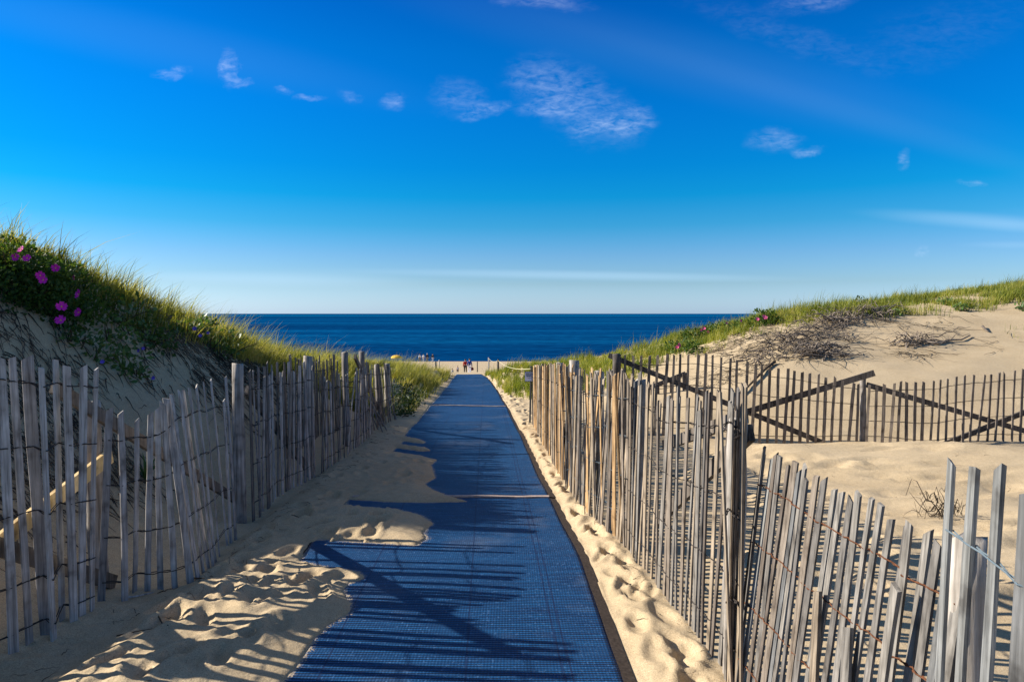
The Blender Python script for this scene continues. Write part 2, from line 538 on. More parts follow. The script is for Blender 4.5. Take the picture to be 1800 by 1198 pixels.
def m_sea():
    m, nt, b, out = mat_new("sea_water"); L = nt.links.new
    tc = N(nt, "ShaderNodeTexCoord")
    def noise(sx, sy, det=4.0, rg=.55):
        mp = N(nt, "ShaderNodeMapping"); mp.inputs["Scale"].default_value = (sx, sy, 1)
        L(tc.outputs["Object"], mp.inputs["Vector"])
        n = N(nt, "ShaderNodeTexNoise", i_Scale=1.0, i_Detail=det, i_Roughness=rg); L(mp.outputs[0], n.inputs["Vector"])
        return n.outputs["Fac"]
    nA = noise(1 / 6000., 1 / 650., 6.0)       # currents, far
    nB = noise(1 / 900., 1 / 60., 5.0)         # gust bands, near
    nC = noise(1 / 5., 1 / 2.2, 4.0)          # chop
    rA = ramp(nt, [(.36, (.0008, .024, .085)), (.50, (.001, .050, .155)), (.58, (.0013, .085, .215)), (.66, (.002, .135, .28))])
    L(nA, rA.inputs["Fac"])
    rB = ramp(nt, [(.32, (.62, .68, .76)), (.5, (1, 1, 1)), (.66, (1.4, 1.45, 1.25))]); L(nB, rB.inputs["Fac"])
    mx = N(nt, "ShaderNodeMix", data_type="RGBA", blend_type="MULTIPLY"); mx.inputs[0].default_value = 1
    L(rA.outputs["Color"], mx.inputs[6]); L(rB.outputs["Color"], mx.inputs[7])
    rC = ramp(nt, [(.33, (.50, .55, .64)), (.52, (1, 1, 1)), (.70, (1.9, 1.8, 1.6))]); L(nC, rC.inputs["Fac"])
    mx2 = N(nt, "ShaderNodeMix", data_type="RGBA", blend_type="MULTIPLY"); mx2.inputs[0].default_value = .8
    L(mx.outputs[2], mx2.inputs[6]); L(rC.outputs["Color"], mx2.inputs[7])
    L(mx2.outputs[2], b.inputs["Base Color"])
    b.inputs["Roughness"].default_value = .5
    b.inputs["Specular IOR Level"].default_value = 0.0
    bp = N(nt, "ShaderNodeBump", i_Strength=.5, i_Distance=.3)
    L(nC, bp.inputs["Height"]); L(bp.outputs["Normal"], b.inputs["Normal"])
    return m


M = {}
M["sand"] = m_sand()
M["grey"] = m_wood("weathered_grey_wood", (.075, .070, .064), (.235, .22, .20))
M["brown"] = m_wood("weathered_brown_wood", (.085, .068, .054), (.235, .20, .165))
M["tan"] = m_wood("tan_wood", (.22, .13, .06), (.52, .35, .18))
M["tan2"] = m_wood("pale_tan_wood", (.13, .105, .078), (.33, .27, .20))
M["silver"] = m_wood("silvered_wood", (.175, .172, .165), (.45, .445, .435))
M["slate"] = m_wood("blue_grey_wood", (.085, .088, .088), (.22, .225, .222))
M["palewood"] = m_wood("pale_grey_wood", (.17, .16, .15), (.46, .44, .42))
M["post"] = m_wood("post_wood", (.13, .115, .10), (.40, .37, .34), scale=.6)
M["dark"] = m_wood("dark_board_wood", (.065, .055, .047), (.18, .158, .138), scale=.6)
M["fresh"] = m_wood("fresh_board_wood", (.75, .52, .22), (.95, .72, .38), scale=.4)
M["wire"] = m_plain("dull_fence_wire", (.035, .028, .024), .7, .2)
M["rust"] = m_plain("rusty_wire", (.11, .045, .022), .85, .1, .4, 60)
M["steel"] = m_plain("blue_grey_wire", (.10, .13, .15), .6, .3)
M["mat"] = m_mat()
M["hem"] = m_plain("brown_mat_binding", (.055, .042, .034), .9, .1, .4, 60)
M["seam"] = m_plain("sandy_pink_strip", (.42, .32, .27), .85, .15, .25, 25)
M["sea"] = m_sea()
M["grass"] = m_leaf("dune_grass_blades", [(.035, .050, .012), (.085, .098, .020), (.20, .20, .040), (.34, .29, .075), (.46, .38, .16)], .48)
M["grass2"] = m_leaf("lush_dune_grass_blades", [(.035, .058, .010), (.09, .12, .016), (.18, .205, .024), (.28, .27, .045), (.40, .33, .12)], .4)
M["straw"] = m_leaf("dead_grass_strands", [(.035, .028, .022), (.075, .058, .042), (.13, .10, .07), (.24, .19, .13)], 0, .9, .1)
M["rose_leaf"] = m_leaf("rose_leaves", [(.022, .052, .010), (.045, .088, .016), (.07, .12, .02), (.13, .17, .03)], .3, .55, .2)
M["pea_leaf"] = m_leaf("beach_plant_leaves", [(.035, .075, .018), (.065, .12, .026), (.11, .17, .035)], .25, .45, .35)
M["shrub_leaf"] = m_leaf("shrub_leaves", [(.012, .028, .006), (.022, .045, .010), (.05, .08, .018)], .25, .5, .3)
M["magenta"] = m_plain("magenta_petals", (.66, .018, .36), .55, .2, .3, 40)
M["pink"] = m_plain("pink_petals", (.80, .12, .30), .55, .2, .3, 40)
M["violet"] = m_plain("violet_petals", (.14, .08, .42), .55, .2, .3, 40)
M["yellow"] = m_plain("yellow_stamens", (.6, .42, .06), .7, .2)
M["stem"] = m_plain("woody_stem", (.075, .055, .035), .9, .1)
M["root"] = m_wood("dead_root_wood", (.075, .060, .048), (.27, .225, .185), scale=.5)
M["twig"] = m_plain("brown_twig", (.10, .07, .045), .9, .1)
M["skin"] = m_plain("skin", (.50, .30, .21), .6, .3, .05)
for nm, c in (("red", (.42, .012, .015)), ("blue", (.020, .055, .26)), ("white", (.78, .78, .78)), ("black", (.015, .015, .018)),
              ("khaki", (.24, .17, .11)), ("pale", (.62, .60, .66)), ("greycloth", (.45, .44, .43)), ("navy", (.02, .025, .06)), ("maroon", (.13, .02, .03))):
    M[nm] = m_plain(nm + "_cloth", c, .85, .15, .15, 12)
M["hair"] = m_plain("dark_hair", (.02, .014, .01), .6, .3)
M["hair2"] = m_plain("brown_hair", (.08, .05, .03), .6, .3)
M["parasol"] = m_plain("yellow_canvas", (.72, .42, .06), .8, .2)
M["signwhite"] = m_plain("sign_white", (.85, .85, .92), .5, .3, .05)
M["signblack"] = m_plain("sign_black", (.012, .012, .02), .5, .3)
M["rope"] = m_plain("pale_rope", (.55, .50, .30), .9, .1)
M["ironpost"] = m_plain("dark_stake", (.03, .03, .03), .6, .3)

# ------------------------------------------------------------------ mats on the path
R_EDGE = [UP(*p) for p in ((1095, 1190), (1060, 1085), (1020, 980), (968, 878), (945, 830), (918, 772), (890, 715), (872, 685), (858, 665), (845, 657.5))]
L_EDGE = [UP(*p) for p in ((547, 953), (712, 764), (757, 712), (783, 682), (798, 663), (803, 657.5))]
ry = np.array([-3.0] + [p[1] for p in R_EDGE]); rx = np.array([R_EDGE[0][0] + .0375 * (R_EDGE[0][1] + 3)] + [p[0] for p in R_EDGE])
ly = np.array([-3.0] + [p[1] for p in L_EDGE]); lx = np.array([L_EDGE[0][0] + .0375 * (L_EDGE[0][1] + 3) - .05] + [p[0] for p in L_EDGE])
Y_S1 = float(UP(900, 876)[1]); Y_S2 = float(UP(800, 714)[1]); Y_END = float(UP(830, 658)[1]) + .6


def XR(y): return np.interp(y, ry, rx)
def XL(y): return np.interp(y, ly, lx)


# the part of the mats that the drifting sand leaves bare (path plane)
ex = [(470, 1235), (495, 1198), (518, 1172), (545, 1132), (572, 1100), (612, 1078), (618, 1062), (603, 1040), (606, 1028), (636, 1016), (640, 1010), (622, 1001), (575, 993),
      (527, 983), (540, 956), (552, 948), (640, 951), (733, 957), (748, 946), (744, 936), (760, 922), (744, 911), (700, 899), (606, 891), (612, 879), (700, 886), (760, 886), (820, 884),
      (790, 874), (762, 862), (746, 850), (765, 838), (757, 816), (768, 806), (740, 798), (689, 793), (696, 787), (740, 791), (756, 790), (748, 786), (704, 781), (708, 775), (742, 780), (748, 777), (738, 772), (711, 766), (714, 761), (757, 712), (783, 682), (798, 663), (803, 655.5)]
EXP = [UP(*p)[:2] for p in ex]
EXP[0] = np.array((-.9, 0.0)); EXP.insert(0, np.array((-.9, -3.0)))
rr = [(float(XR(y)) + .062, y) for y in np.linspace(Y_END + 3, -3, 60)]
EXP = np.array([tuple(e) for e in EXP] + rr)


def exposed_sdf(x, y):
    """signed distance to the bare part of the mats (negative inside)"""
    x = x.ravel(); y = y.ravel()
    d = np.full(len(x), 1e9); ins = np.zeros(len(x), bool)
    n = len(EXP)
    for i in range(n):
        ax, ay = EXP[i]; bx, by = EXP[(i + 1) % n]
        ex_, ey_ = bx - ax, by - ay
        t = np.clip(((x - ax) * ex_ + (y - ay) * ey_) / (ex_ * ex_ + ey_ * ey_ + 1e-12), 0, 1)
        d = np.minimum(d, np.hypot(x - ax - t * ex_, y - ay - t * ey_))
        c = ((ay > y) != (by > y)) & (x < (bx - ax) * (y - ay) / (by - ay + 1e-12) + ax)
        ins ^= c
    return np.where(ins, -d, d)


# ------------------------------------------------------------------ sand sheet
def grow(a, b, s0, g):
    out = []; p = a; s = s0
    sg = 1 if b > a else -1
    while (b - p) * sg > 0:
        p += sg * s; s *= g; out.append(p)
    return out


xs = np.array(sorted(grow(-3.0, -420, .03, 1.055)) + list(np.arange(-3.0, 1.45, .02)) + grow(1.44, 420, .021, 1.045))
yl = list(np.arange(-7, .8, .25)) + list(np.arange(.8, 8.0, .022)); y_ = 8.0; s_ = .024
while y_ < 175:
    yl.append(y_); y_ += s_; s_ = min(max(.024, .024 * (y_ / 8.0) ** 1.35), 1.2)
ys = np.array(yl)
GX, GY = np.meshgrid(xs, ys)
GZ = ground_base(GX, GY)
UU = GX + .0375 * GY
near = (UU > -3.2) & (UU < 1.6) & (GY < 36)
idx = np.where(near)
px_, py_ = GX[idx], GY[idx]
# ragged rim of the drifted sand
jx = .014 * fnoise(px_ * 14, py_ * 14, 41, 3); jy = .014 * fnoise(px_ * 14, py_ * 14, 77, 3)
rs_ = (px_ < XR(py_) - .3)
sd = exposed_sdf(px_ + jx * rs_, py_ + jy * rs_)
left_side = px_ < (XR(py_) - .3)
up = .006 + .055 * (1 - np.exp(-np.clip(sd, 0, None) / .22))
upR = -.012 + .03 * sstep(.0, .12, sd)
cover = np.where(sd < 0, np.maximum(-.035, sd * 1.2), np.where(left_side, up, upR))
fade = corridor(px_, py_)
# lumps of trodden sand, left drift
lump = .022 * fnoise(px_ * 3.1, py_ * 3.1, 5, 3) + .017 * fnoise(px_ * 8.5, py_ * 8.5, 9, 2)
lw = sstep(.02, .35, sd) * left_side * (1 - sstep(6.0, 9.0, py_) * .6)
lump2 = .020 * fnoise(px_ * 4.0, py_ * 4.0, 15, 3) * sstep(.05, .2, sd) * (~left_side)
tot_ = cover * fade + lump * lw + lump2
tot_ = np.where((sd > .012) & left_side & (fade > .5), np.maximum(tot_, .006), tot_)
FLOOR = np.full(GZ.shape, -1e9); fl_ = np.full(len(px_), -1e9); mk = (sd > .012) & left_side & (fade > .5)
fl_[mk] = (GZ[idx] + .006)[mk]; FLOOR[idx] = fl_
GZ[idx] += tot_


def foot(fx, fy, ang, L, W, D):
    i0, i1 = np.searchsorted(ys, (fy - .5, fy + .5)); j0, j1 = np.searchsorted(xs, (fx - .5, fx + .5))
    if i1 <= i0 or j1 <= j0: return
    X = GX[i0:i1, j0:j1] - fx; Yy = GY[i0:i1, j0:j1] - fy
    c, s = math.cos(ang), math.sin(ang)
    a = (X * c + Yy * s) / L; b_ = (-X * s + Yy * c) / W
    r = np.sqrt(a * a + b_ * b_)
    GZ[i0:i1, j0:j1] += D * (-np.exp(-r ** 4.5) + .38 * np.exp(-((r - 1.45) / .38) ** 2))


rf = random.Random(5)
for i in range(92):                                # trodden strip beside the right fence
    fy = 2.4 + 13 * (rf.random() ** 1.4)
    w0 = float(XR(fy)) + .17; w1 = float(np.interp(fy, (2, 4, 6, 8, 13), (.93, .85, .62, .53, .33))) + .02
    fx = w0 + (w1 - w0) * rf.random()
    foot(fx, fy, 1.57 + rf.uniform(-.5, .5), rf.uniform(.10, .14), rf.uniform(.035, .055), rf.uniform(.014, .032))
for i in range(80):                                # left drift
    fy = rf.uniform(2.6, 6.2); fx = rf.uniform(-2.0, -1.05)
    foot(fx, fy, rf.uniform(.9, 2.2), rf.uniform(.09, .14), rf.uniform(.04, .06), rf.uniform(.016, .034))
for i in range(60):
    fy = rf.uniform(5.8, 12); fx = rf.uniform(-1.95, -.95)
    foot(fx, fy, rf.uniform(.9, 2.2), rf.uniform(.10, .14), rf.uniform(.05, .06), rf.uniform(.008, .02))
for i in range(110):                               # open sand right of the fence
    fy = rf.uniform(4.0, 10.0); fx = rf.uniform(1.6, 7)
    foot(fx, fy, rf.uniform(0, 3.1), rf.uniform(.13, .2), rf.uniform(.08, .12), rf.uniform(.02, .05))
for i in range(70):
    fy = rf.uniform(14, 27); fx = float(XR(fy)) + rf.uniform(.1, .6)
    foot(fx, fy, 1.57, .15, .09, .03)

GZ = np.maximum(GZ, FLOOR)
ny, nx = GX.shape
V = np.stack([GX.ravel(), GY.ravel(), GZ.ravel()], 1)
ii = (np.arange(ny - 1)[:, None] * nx + np.arange(nx - 1)[None, :]).ravel()
F = np.stack([ii, ii + 1, ii + 1 + nx, ii + nx], 1)
me = fast_mesh("sand", V, F); smooth(me)
sand = link("sand", me, M["sand"])
tag(sand, "pale tan beach sand of path, dunes and beach", "sand", kind="structure")


def surf(x, y):
    """finished sand height (bilinear in the sheet)"""
    x = np.asarray(x, float); y = np.asarray(y, float)
    j = np.clip(np.searchsorted(xs, x) - 1, 0, nx - 2); i = np.clip(np.searchsorted(ys, y) - 1, 0, ny - 2)
    fx = (x - xs[j]) / (xs[j + 1] - xs[j]); fy = (y - ys[i]) / (ys[i + 1] - ys[i])
    return (GZ[i, j] * (1 - fx) + GZ[i, j + 1] * fx) * (1 - fy) + (GZ[i + 1, j] * (1 - fx) + GZ[i + 1, j + 1] * fx) * fy


# sea
me = new_mesh("sea", [(-90000, 60, -10.15 + CAMZ), (90000, 60, -10.15 + CAMZ), (90000, 120000, -10.15 + CAMZ), (-90000, 120000, -10.15 + CAMZ)], [(0, 1, 2, 3)])
sea = link("sea", me, M["sea"])
tag(sea, "deep blue sea reaching the horizon", "sea", kind="structure")


# ------------------------------------------------------------------ mats
def mat_section(label, y0, y1, dy, hem_l, seam_strip):
    t = thing("beach_mat", label, "mat", (float(XR(y0) + XL(y0)) / 2, y0, float(PL(y0))), "blue beach access mats laid end to end")
    yy = np.arange(y0, y1 + dy * .5, dy * .7); yy[-1] = y1
    nxm = 64
    tt = np.linspace(0, 1, nxm)
    xx = XL(yy)[:, None] * (1 - tt)[None] + XR(yy)[:, None] * tt[None]
    Y2 = np.repeat(yy[:, None], nxm, 1)
    zz = PL(Y2) + und(xx, Y2) + .004 * fnoise(xx * 2.2, Y2 * 2.2, 21, 2)
    wz = sstep(31, 44, Y2); zz = zz * (1 - wz) + np.interp(Y2, BV, BZ) * wz
    zz = np.where(Y2 > 29, np.maximum(zz, ground_base(xx, Y2) + .012), zz)
    n = len(yy)
    top = np.stack([xx.ravel(), Y2.ravel(), zz.ravel()], 1)
    bot = top - np.array((0, 0, .012))
    VV = np.concatenate([top, bot]); o = n * nxm
    ii = (np.arange(n - 1)[:, None] * nxm + np.arange(nxm - 1)[None, :]).ravel()
    FF = [np.stack([ii, ii + 1, ii + 1 + nxm, ii + nxm], 1), np.stack([ii + o, ii + nxm + o, ii + 1 + nxm + o, ii + 1 + o], 1)]
    k = np.arange(n - 1) * nxm
    FF.append(np.stack([k, k + nxm, k + nxm + o, k + o], 1)); k = k + nxm - 1
    FF.append(np.stack([k, k + o, k + nxm + o, k + nxm], 1))
    k = np.arange(nxm - 1)
    FF.append(np.stack([k, k + o, k + 1 + o, k + 1], 1)); k = k + (n - 1) * nxm
    FF.append(np.stack([k, k + 1, k + 1 + o, k + o], 1))
    me = fast_mesh("woven_sheet", VV, np.concatenate(FF)); smooth(me)
    dd = np.exp(-np.clip(-exposed_sdf(xx.ravel(), Y2.ravel()), 0, None) / .035).astype(np.float32)
    dd = np.maximum(dd, (.30 * np.exp(-np.abs(Y2.ravel() - y0) / .10)).astype(np.float32))
    at_ = me.attributes.new("sand_dust", "FLOAT", "POINT"); at_.data.foreach_set("value", np.concatenate([dd, dd]))
    link("woven_sheet", me, M["mat"], t)

    def hem(xa, xb, name):
        mb = MB(); P0 = []
        for y in np.arange(y0, y1 + .01, max(dy, .06)):
            y = min(y, y1)
            a = xa(y); b = xb(y)
            za = float(PL(y) + und(a, y)); zb = float(PL(y) + und(b, y)) - .006
            if y > 29: za = max(za, gz(a, y) + .013); zb = max(zb, gz(b, y) + .008)
            P0.append(((a, y, za + .002), (b, y, zb), (b, y, zb - .012), (a, y, za - .010)))
        Vh = [p for q in P0 for p in q]; Fh = []
        for i in range(len(P0) - 1):
            a = i * 4
            for k in range(4):
                Fh.append((a + k, a + (k + 1) % 4, a + 4 + (k + 1) % 4, a + 4 + k))
        mb.add(Vh, Fh); mb.build(name, M["hem"], t)
    hem(lambda y: float(XR(y)) - .002, lambda y: float(XR(y)) + .058 * (1 if y < 12 else .6), "edge_binding")
    if hem_l:
        hem(lambda y: float(XL(y)) + .002, lambda y: float(XL(y)) - .06, "edge_binding")
    if seam_strip:
        mb = MB()
        x0 = float(XL(y1)) + .03; x1 = float(XR(y1)) - .01
        pts = []
        for k in range(24):
            x = x0 + (x1 - x0) * k / 23
            pts.append((x, y1 + .012 + .008 * math.sin(k * .9), float(PL(y1) + und(x, y1)) + .008))
        for k in range(23):
            mb.box(pts[k], pts[k + 1], .05 + .008 * math.sin(k * 1.7), .018, (0, 1, 0))
        mb.build("joint_strip", M["seam"], t)
    return t


mat_section("wide blue woven mat in the foreground, crossed by stripes of picket shadow", .3, Y_S1, .05, True, True)
mat_section("middle blue woven mat between the two pale joint strips", Y_S1 + .05, Y_S2, .09, False, True)
mat_section("farthest blue woven mat, narrowing towards the beach between the grassy banks", Y_S2 + .05, Y_END, .12, False, False)

# ------------------------------------------------------------------ fences
rp = random.Random(3)


def picket_mesh(base, top, w, t, tang, bend=.004):
    base = np.asarray(base, float); top = np.asarray(top, float)
    a = top - base; H = np.linalg.norm(a); a = a / H
    tg = np.asarray(tang, float); tg = tg - a * tg.dot(a); tg /= np.linalg.norm(tg)
    nn = np.cross(a, tg)
    n = 7
    b1 = rp.uniform(-bend, bend) * 2; b2 = rp.uniform(-bend, bend) * 2; ph = rp.uniform(0, 6)
    V = []; F = []
    wl = w * rp.uniform(.82, 1.15)
    for i in range(n + 1):
        f = i / n
        c = base + a * H * f + tg * (b1 * math.sin(3.1 * f + ph) + rp.uniform(-.0015, .0015)) + nn * b2 * math.sin(2.4 * f + ph * 1.3)
        ww = wl * (1 + rp.uniform(-.07, .07)) * (.93 if i == n else 1); th = t * (1 + rp.uniform(-.12, .12))
        cut = (rp.choice((-1, 1)) * rp.uniform(.001, .012) * (2.5 if rp.random() < .12 else 1), rp.uniform(-.004, .004)) if i == n else (0, 0)
        for sx, sy in ((-1, -1), (1, -1), (1, 1), (-1, 1)):
            V.append(c + tg * sx * ww / 2 + nn * sy * th / 2 + a * (cut[0] * sx + cut[1] * sy))
    for i in range(n):
        for k in range(4):
            k2 = (k + 1) % 4
            F.append((i * 4 + k, i * 4 + k2, i * 4 + 4 + k2, i * 4 + 4 + k))
    F.append((3, 2, 1, 0)); F.append(tuple(n * 4 + k for k in range(4)))
    return V, F


def post_mesh(base, top, r, n=12):
    base = np.asarray(base, float); top = np.asarray(top, float)
    m = 10; V = []; F = []
    off = [rp.uniform(.9, 1.1) for _ in range(n)]
    for i in range(m + 1):
        f = i / m
        c = base + (top - base) * f + np.array((rp.uniform(-.004, .004), rp.uniform(-.004, .004), 0))
        rr_ = r * (1.08 - .14 * f) * (1 + rp.uniform(-.03, .03))
        for k in range(n):
            a = 2 * math.pi * k / n
            q = rr_ * off[k] * (1 + rp.uniform(-.035, .035))
            dz = rp.uniform(-.012, .012) if i == m else 0
            V.append(c + np.array((q * math.cos(a), q * math.sin(a), dz)))
    for i in range(m):
        for k in range(n):
            k2 = (k + 1) % n
            F.append((i * n + k, i * n + k2, (i + 1) * n + k2, (i + 1) * n + k))
    V.append(top + np.array((0, 0, .006)))
    for k in range(n):
        F.append((m * n + k, m * n + (k + 1) % n, len(V) - 1))
    return V, F


def fence(label, specs, fracs, wire_mat, group, posts=(), boards=(), w=.045, t=.0085, wr=.0030, bury=.16, yaw=0.0, tang=None):
    """specs: list of (base, top, material[, width]); posts: (base, top, radius[, material]); boards: (p0, p1, width, thick, material, wdir)"""
    b0 = np.asarray(specs[len(specs) // 2][0], float)
    root = thing("picket_fence", label, "fence", b0, group)
    n = len(specs)
    axes = []
    for i, s in enumerate(specs):
        base = np.asarray(s[0], float); top = np.asarray(s[1], float)
        pa = np.asarray(specs[max(i - 1, 0)][0], float); pb = np.asarray(specs[min(i + 1, n - 1)][0], float)
        tg = pb - pa; tg[2] = 0; tg /= np.linalg.norm(tg) + 1e-9
        if tang is not None: tg = np.array(tang, float)
        an = yaw + rp.uniform(-.13, .13)
        tg = np.array((tg[0] * math.cos(an) - tg[1] * math.sin(an), tg[0] * math.sin(an) + tg[1] * math.cos(an), 0))
        ax = top - base; ax = ax / np.linalg.norm(ax)
        axes.append((base, top, tg))
        V_, F_ = picket_mesh(base - ax * bury, top, s[3] if len(s) > 3 else w, t, tg)
        me = new_mesh("picket", V_, F_)
        link("picket", me, s[2], root, base)
    for fr in fracs:
        for side in (1, -1):
            mb = MB(); pts = []
            for i in range(n):
                k0, k1 = max(0, i - 2), min(n, i + 3)
                hh = np.mean([np.linalg.norm(axes[k][1] - axes[k][0]) for k in range(k0, k1)])
                b, tp, tg = axes[i]
                ax = (tp - b) / np.linalg.norm(tp - b)
                p = b + ax * min(hh * fr, np.linalg.norm(tp - b) * .97)
                nn = np.cross(ax, tg); nn /= np.linalg.norm(nn)
                if i:
                    tw = rp.uniform(-.006, .004)
                    pts.append((pts[-1] + p + nn * side * (t / 2 + wr)) / 2 - nn * side * (t / 2 + wr) * .8 + np.array((0, 0, side * .003 + tw)))
                pts.append(p + nn * side * (t / 2 + wr * 1.2))
            mb.tube(pts, wr, 4)
            mb.build("wire", wire_mat if not isinstance(wire_mat, dict) else wire_mat[fr], root)
    for q in posts:
        V_, F_ = post_mesh(np.asarray(q[0], float) - np.array((0, 0, .25)), q[1], q[2])
        me = new_mesh("post", V_, F_); smooth(me)
        link("post", me, q[3] if len(q) > 3 else M["post"], root, q[0])
    for q in boards:
        mb = MB(); mb.box(q[0], q[1], q[2], q[3], q[5] if len(q) > 5 else (0, 0, 1))
        o = mb.build("brace", q[4], root, q[0])
        if len(q) > 6: o["label"] = q[6]
    return root


def onp(px, py):
    p = UP(px, py); return np.array((p[0], p[1], float(surf(p[0], p[1]))))


def pick(specpx, mats, lean_y=True):
    out = []
    for tx, ty, bx, by in specpx:
        b = onp(bx, by); tp = U(tx, ty, b[1])
        out.append((b, tp, rp.choice(mats)))
    return out


GL = "weathered picket fence sections left of the mat"
GR = "weathered picket fence sections right of the mat"
GB = "dark picket fence sections below the right dune"
pw, sl = M["palewood"], M["slate"]
g, br, sv, tn, t2 = M["grey"], M["brown"], M["silver"], M["tan"], M["tan2"]

# --- left, nearest section (continues out of the frame towards the camera)
s1 = [(3, 629, 21, 1162), (20, 629, 52, 1145), (48, 629, 82, 1130), (73, 646, 97, 1135), (97, 632, 110, 1106), (117, 644, 130, 1104), (146, 644, 147, 1094), (170, 648, 164, 1083)]
near_l = pick(s1, [sv, sv, pw])
off = []
for k in range(15):
    y = 3.24 - .095 * (k + 1)
    x = -2.44 - .012 * k
    b = np.array((x, y, float(surf(x, y))))
    off.append((b, b + np.array((rp.uniform(-.04, .02), rp.uniform(-.03, .03), 1.44 + rp.uniform(-.05, .03))), rp.choice([sv, pw])))
specs = off[::-1] + near_l
P1 = (-2.545, 4.15)
p1b = np.array((P1[0], P1[1], float(surf(*P1)))); p1t = U(160, 707, 4.15)
fb0 = U(-75, 992, 3.08); fb1 = U(183, 800, 4.18); fb0[0] = fb1[0] = -2.475
db0 = U(-60, 950, 3.12); db1 = U(180, 1023, 4.18); db0[0] = -2.47; db1[0] = -2.472
fence("tall silvery picket fence in the left foreground, with a fresh yellow board nailed behind it", specs, [.06, .22, .46, .69, .92], M["wire"], GL,
      posts=[(p1b, p1t, .052)],
      boards=[(fb0, fb1, .09, .022, M["fresh"], (0, 0, 1), "fresh yellow board sloping up behind the pickets"),
              (db0, db1, .085, .024, M["dark"], (0, 0, 1), "dark grey board sloping down to the sand")], w=.047, bury=.2)

# --- left, sagging section
s2 = [(193, 719, 178, 1063), (211, 725, 219, 1057), (240, 737, 236, 1039), (265, 726, 259, 1035), (277, 717, 282, 1028), (286, 708, 307, 1026), (293, 700, 333, 1022), (301, 693, 348, 1018),
      (313, 687, 358, 1008), (322, 686, 367, 995), (332, 683, 375, 992), (345, 678, 379, 985), (357, 672, 385, 973), (371, 667, 398, 952), (392, 703, 406, 947), (396, 662, 413, 942)]
sag = pick(s2, [sv, pw, pw])
P2 = (-2.34, 5.82); p2b = np.array((*P2, float(surf(*P2)))); p2t = U(417, 640, 5.82)
brA0 = np.array((-2.44, 3.62, float(PL(3.62)) + 1.31)); brA1 = np.array((-2.40, 5.95, float(PL(5.95)) + .14))
fence("sagging picket fence section on the left, dipping between a short and a tall post", sag, [.10, .34, .62, .86], M["wire"], GL,
      posts=[(p2b, p2t, .048)], boards=[(brA0, brA1, .07, .03, M["dark"])], w=.041, bury=.12)

# --- left, third section
def fline(y, pts):
    a = np.array(pts); return float(np.interp(y, a[:, 0], a[:, 1]))


LF = [(3, -2.44), (3.8, -2.36), (4.6, -2.16), (5.0, -2.14), (5.8, -2.25), (6.6, -2.28), (7.5, -2.2), (8.7, -2.17), (10.3, -2.24), (12, -2.3), (13.2, -2.3)]


def run(y0, y1, pitch, top_fn, mats, jx=.02, jy=.025, lean=(0, 0), jt=.05, line=LF, dx=0.0, jlean=.03):
    out = []; y = y0
    while y < y1:
        x = fline(y, line) + dx + rp.uniform(-jx, jx)
        b = np.array((x, y, float(surf(x, y))))
        tz = CAMZ + top_fn(y) + rp.uniform(-jt, jt * .5)
        h = tz - b[2]
        tp = np.array((x + (lean[0] + rp.gauss(0, jlean)) * h, y + (lean[1] + rp.gauss(0, jlean)) * h, tz))
        out.append((b, tp, rp.choice(mats)))
        y += pitch + rp.uniform(-jy, jy)
    return out


P3 = (-2.30, 7.65); p3b = np.array((*P3, float(surf(*P3)))); p3t = U(541, 626, 7.65)
brB0 = np.array((-2.36, 6.05, float(PL(6.05)) + 1.12)); brB1 = np.array((-2.30, 7.55, float(PL(7.55)) + .16))
third = run(5.9, 7.6, .078, lambda y: np.interp(y, (5.9, 6.6, 7.6), (-.47, -.50, -.55)), [pw, pw, g], jt=.09, jlean=.025)
fence("upright grey left picket fence section with a steep dark brace, before the dark-topped post", third, [.12, .38, .64, .88], M["wire"], GL,
      posts=[(p3b, p3t, .050)], boards=[(brB0, brB1, .085, .03, M["dark"])], w=.040)

# --- left, fourth section, dense, two tall posts
P4 = (-2.34, 9.6); p4b = np.array((*P4, float(surf(*P4)))); p4t = U(606, 619, 9.6)
P5 = (-2.36, 10.9); p5b = np.array((*P5, float(surf(*P5)))); p5t = U(636, 618, 10.9)
fourth = run(7.75, 11.1, .088, lambda y: np.interp(y, (7.7, 9, 11.1), (-.66, -.80, -.80)), [pw, pw, g], jt=.12, jlean=.035)
fence("crowded dark picket fence section on the left around two tall pale posts", fourth, [.12, .38, .64, .88], M["wire"], GL,
      posts=[(p4b, p4t, .046), (p5b, p5t, .050)], boards=[(np.array((-2.42, 10.5, p5t[2] - .05)), np.array((-2.40, 12.2, float(PL(12)) + .3)), .08, .03, M["dark"])], w=.033)
# rear run behind it
rear_l = run(7.9, 10.4, .085, lambda y: np.interp(y, (7.9, 10.4), (-.50, -.66)), [br, g], dx=-.42, jt=.07)
fence("short grey picket run standing in the grass behind the tall pale posts on the left", rear_l, [.3, .6, .86], M["wire"], GL, w=.034)
# --- left, collapsed end
end_l = []
for k in range(16):
    y = 11.3 + .12 * k
    x = -2.28 + rp.uniform(-.04, .06)
    b = np.array((x, y, float(surf(x, y))))
    ln = rp.uniform(-.14, -.02)
    end_l.append((b, b + np.array((ln - .04, rp.uniform(-.12, .02), 1.08 + rp.uniform(-.1, .06))), rp.choice([br, g, br])))
for bx, by, tx, ty in ((664, 762, 642, 700), (672, 765, 646, 690), (680, 762, 650, 700), (697, 741, 684, 692)):
    b = onp(bx, by); tp = U(tx, ty, b[1] + .25); end_l.append((b, tp, g))
P6 = (-2.34, 12.1); p6b = np.array((*P6, float(surf(*P6)))); p6t = U(662, 641, 12.1)
P7 = (-2.42, 13.3); p7b = np.array((*P7, float(surf(*P7)))); p7t = U(680, 639, 13.3)
fence("collapsing end of the left picket fence beside a dark shrub", end_l[:16], [.4, .62, .84], M["wire"], GL,
      posts=[(p6b, p6t, .05), (p7b, p7t, .06)], w=.034)
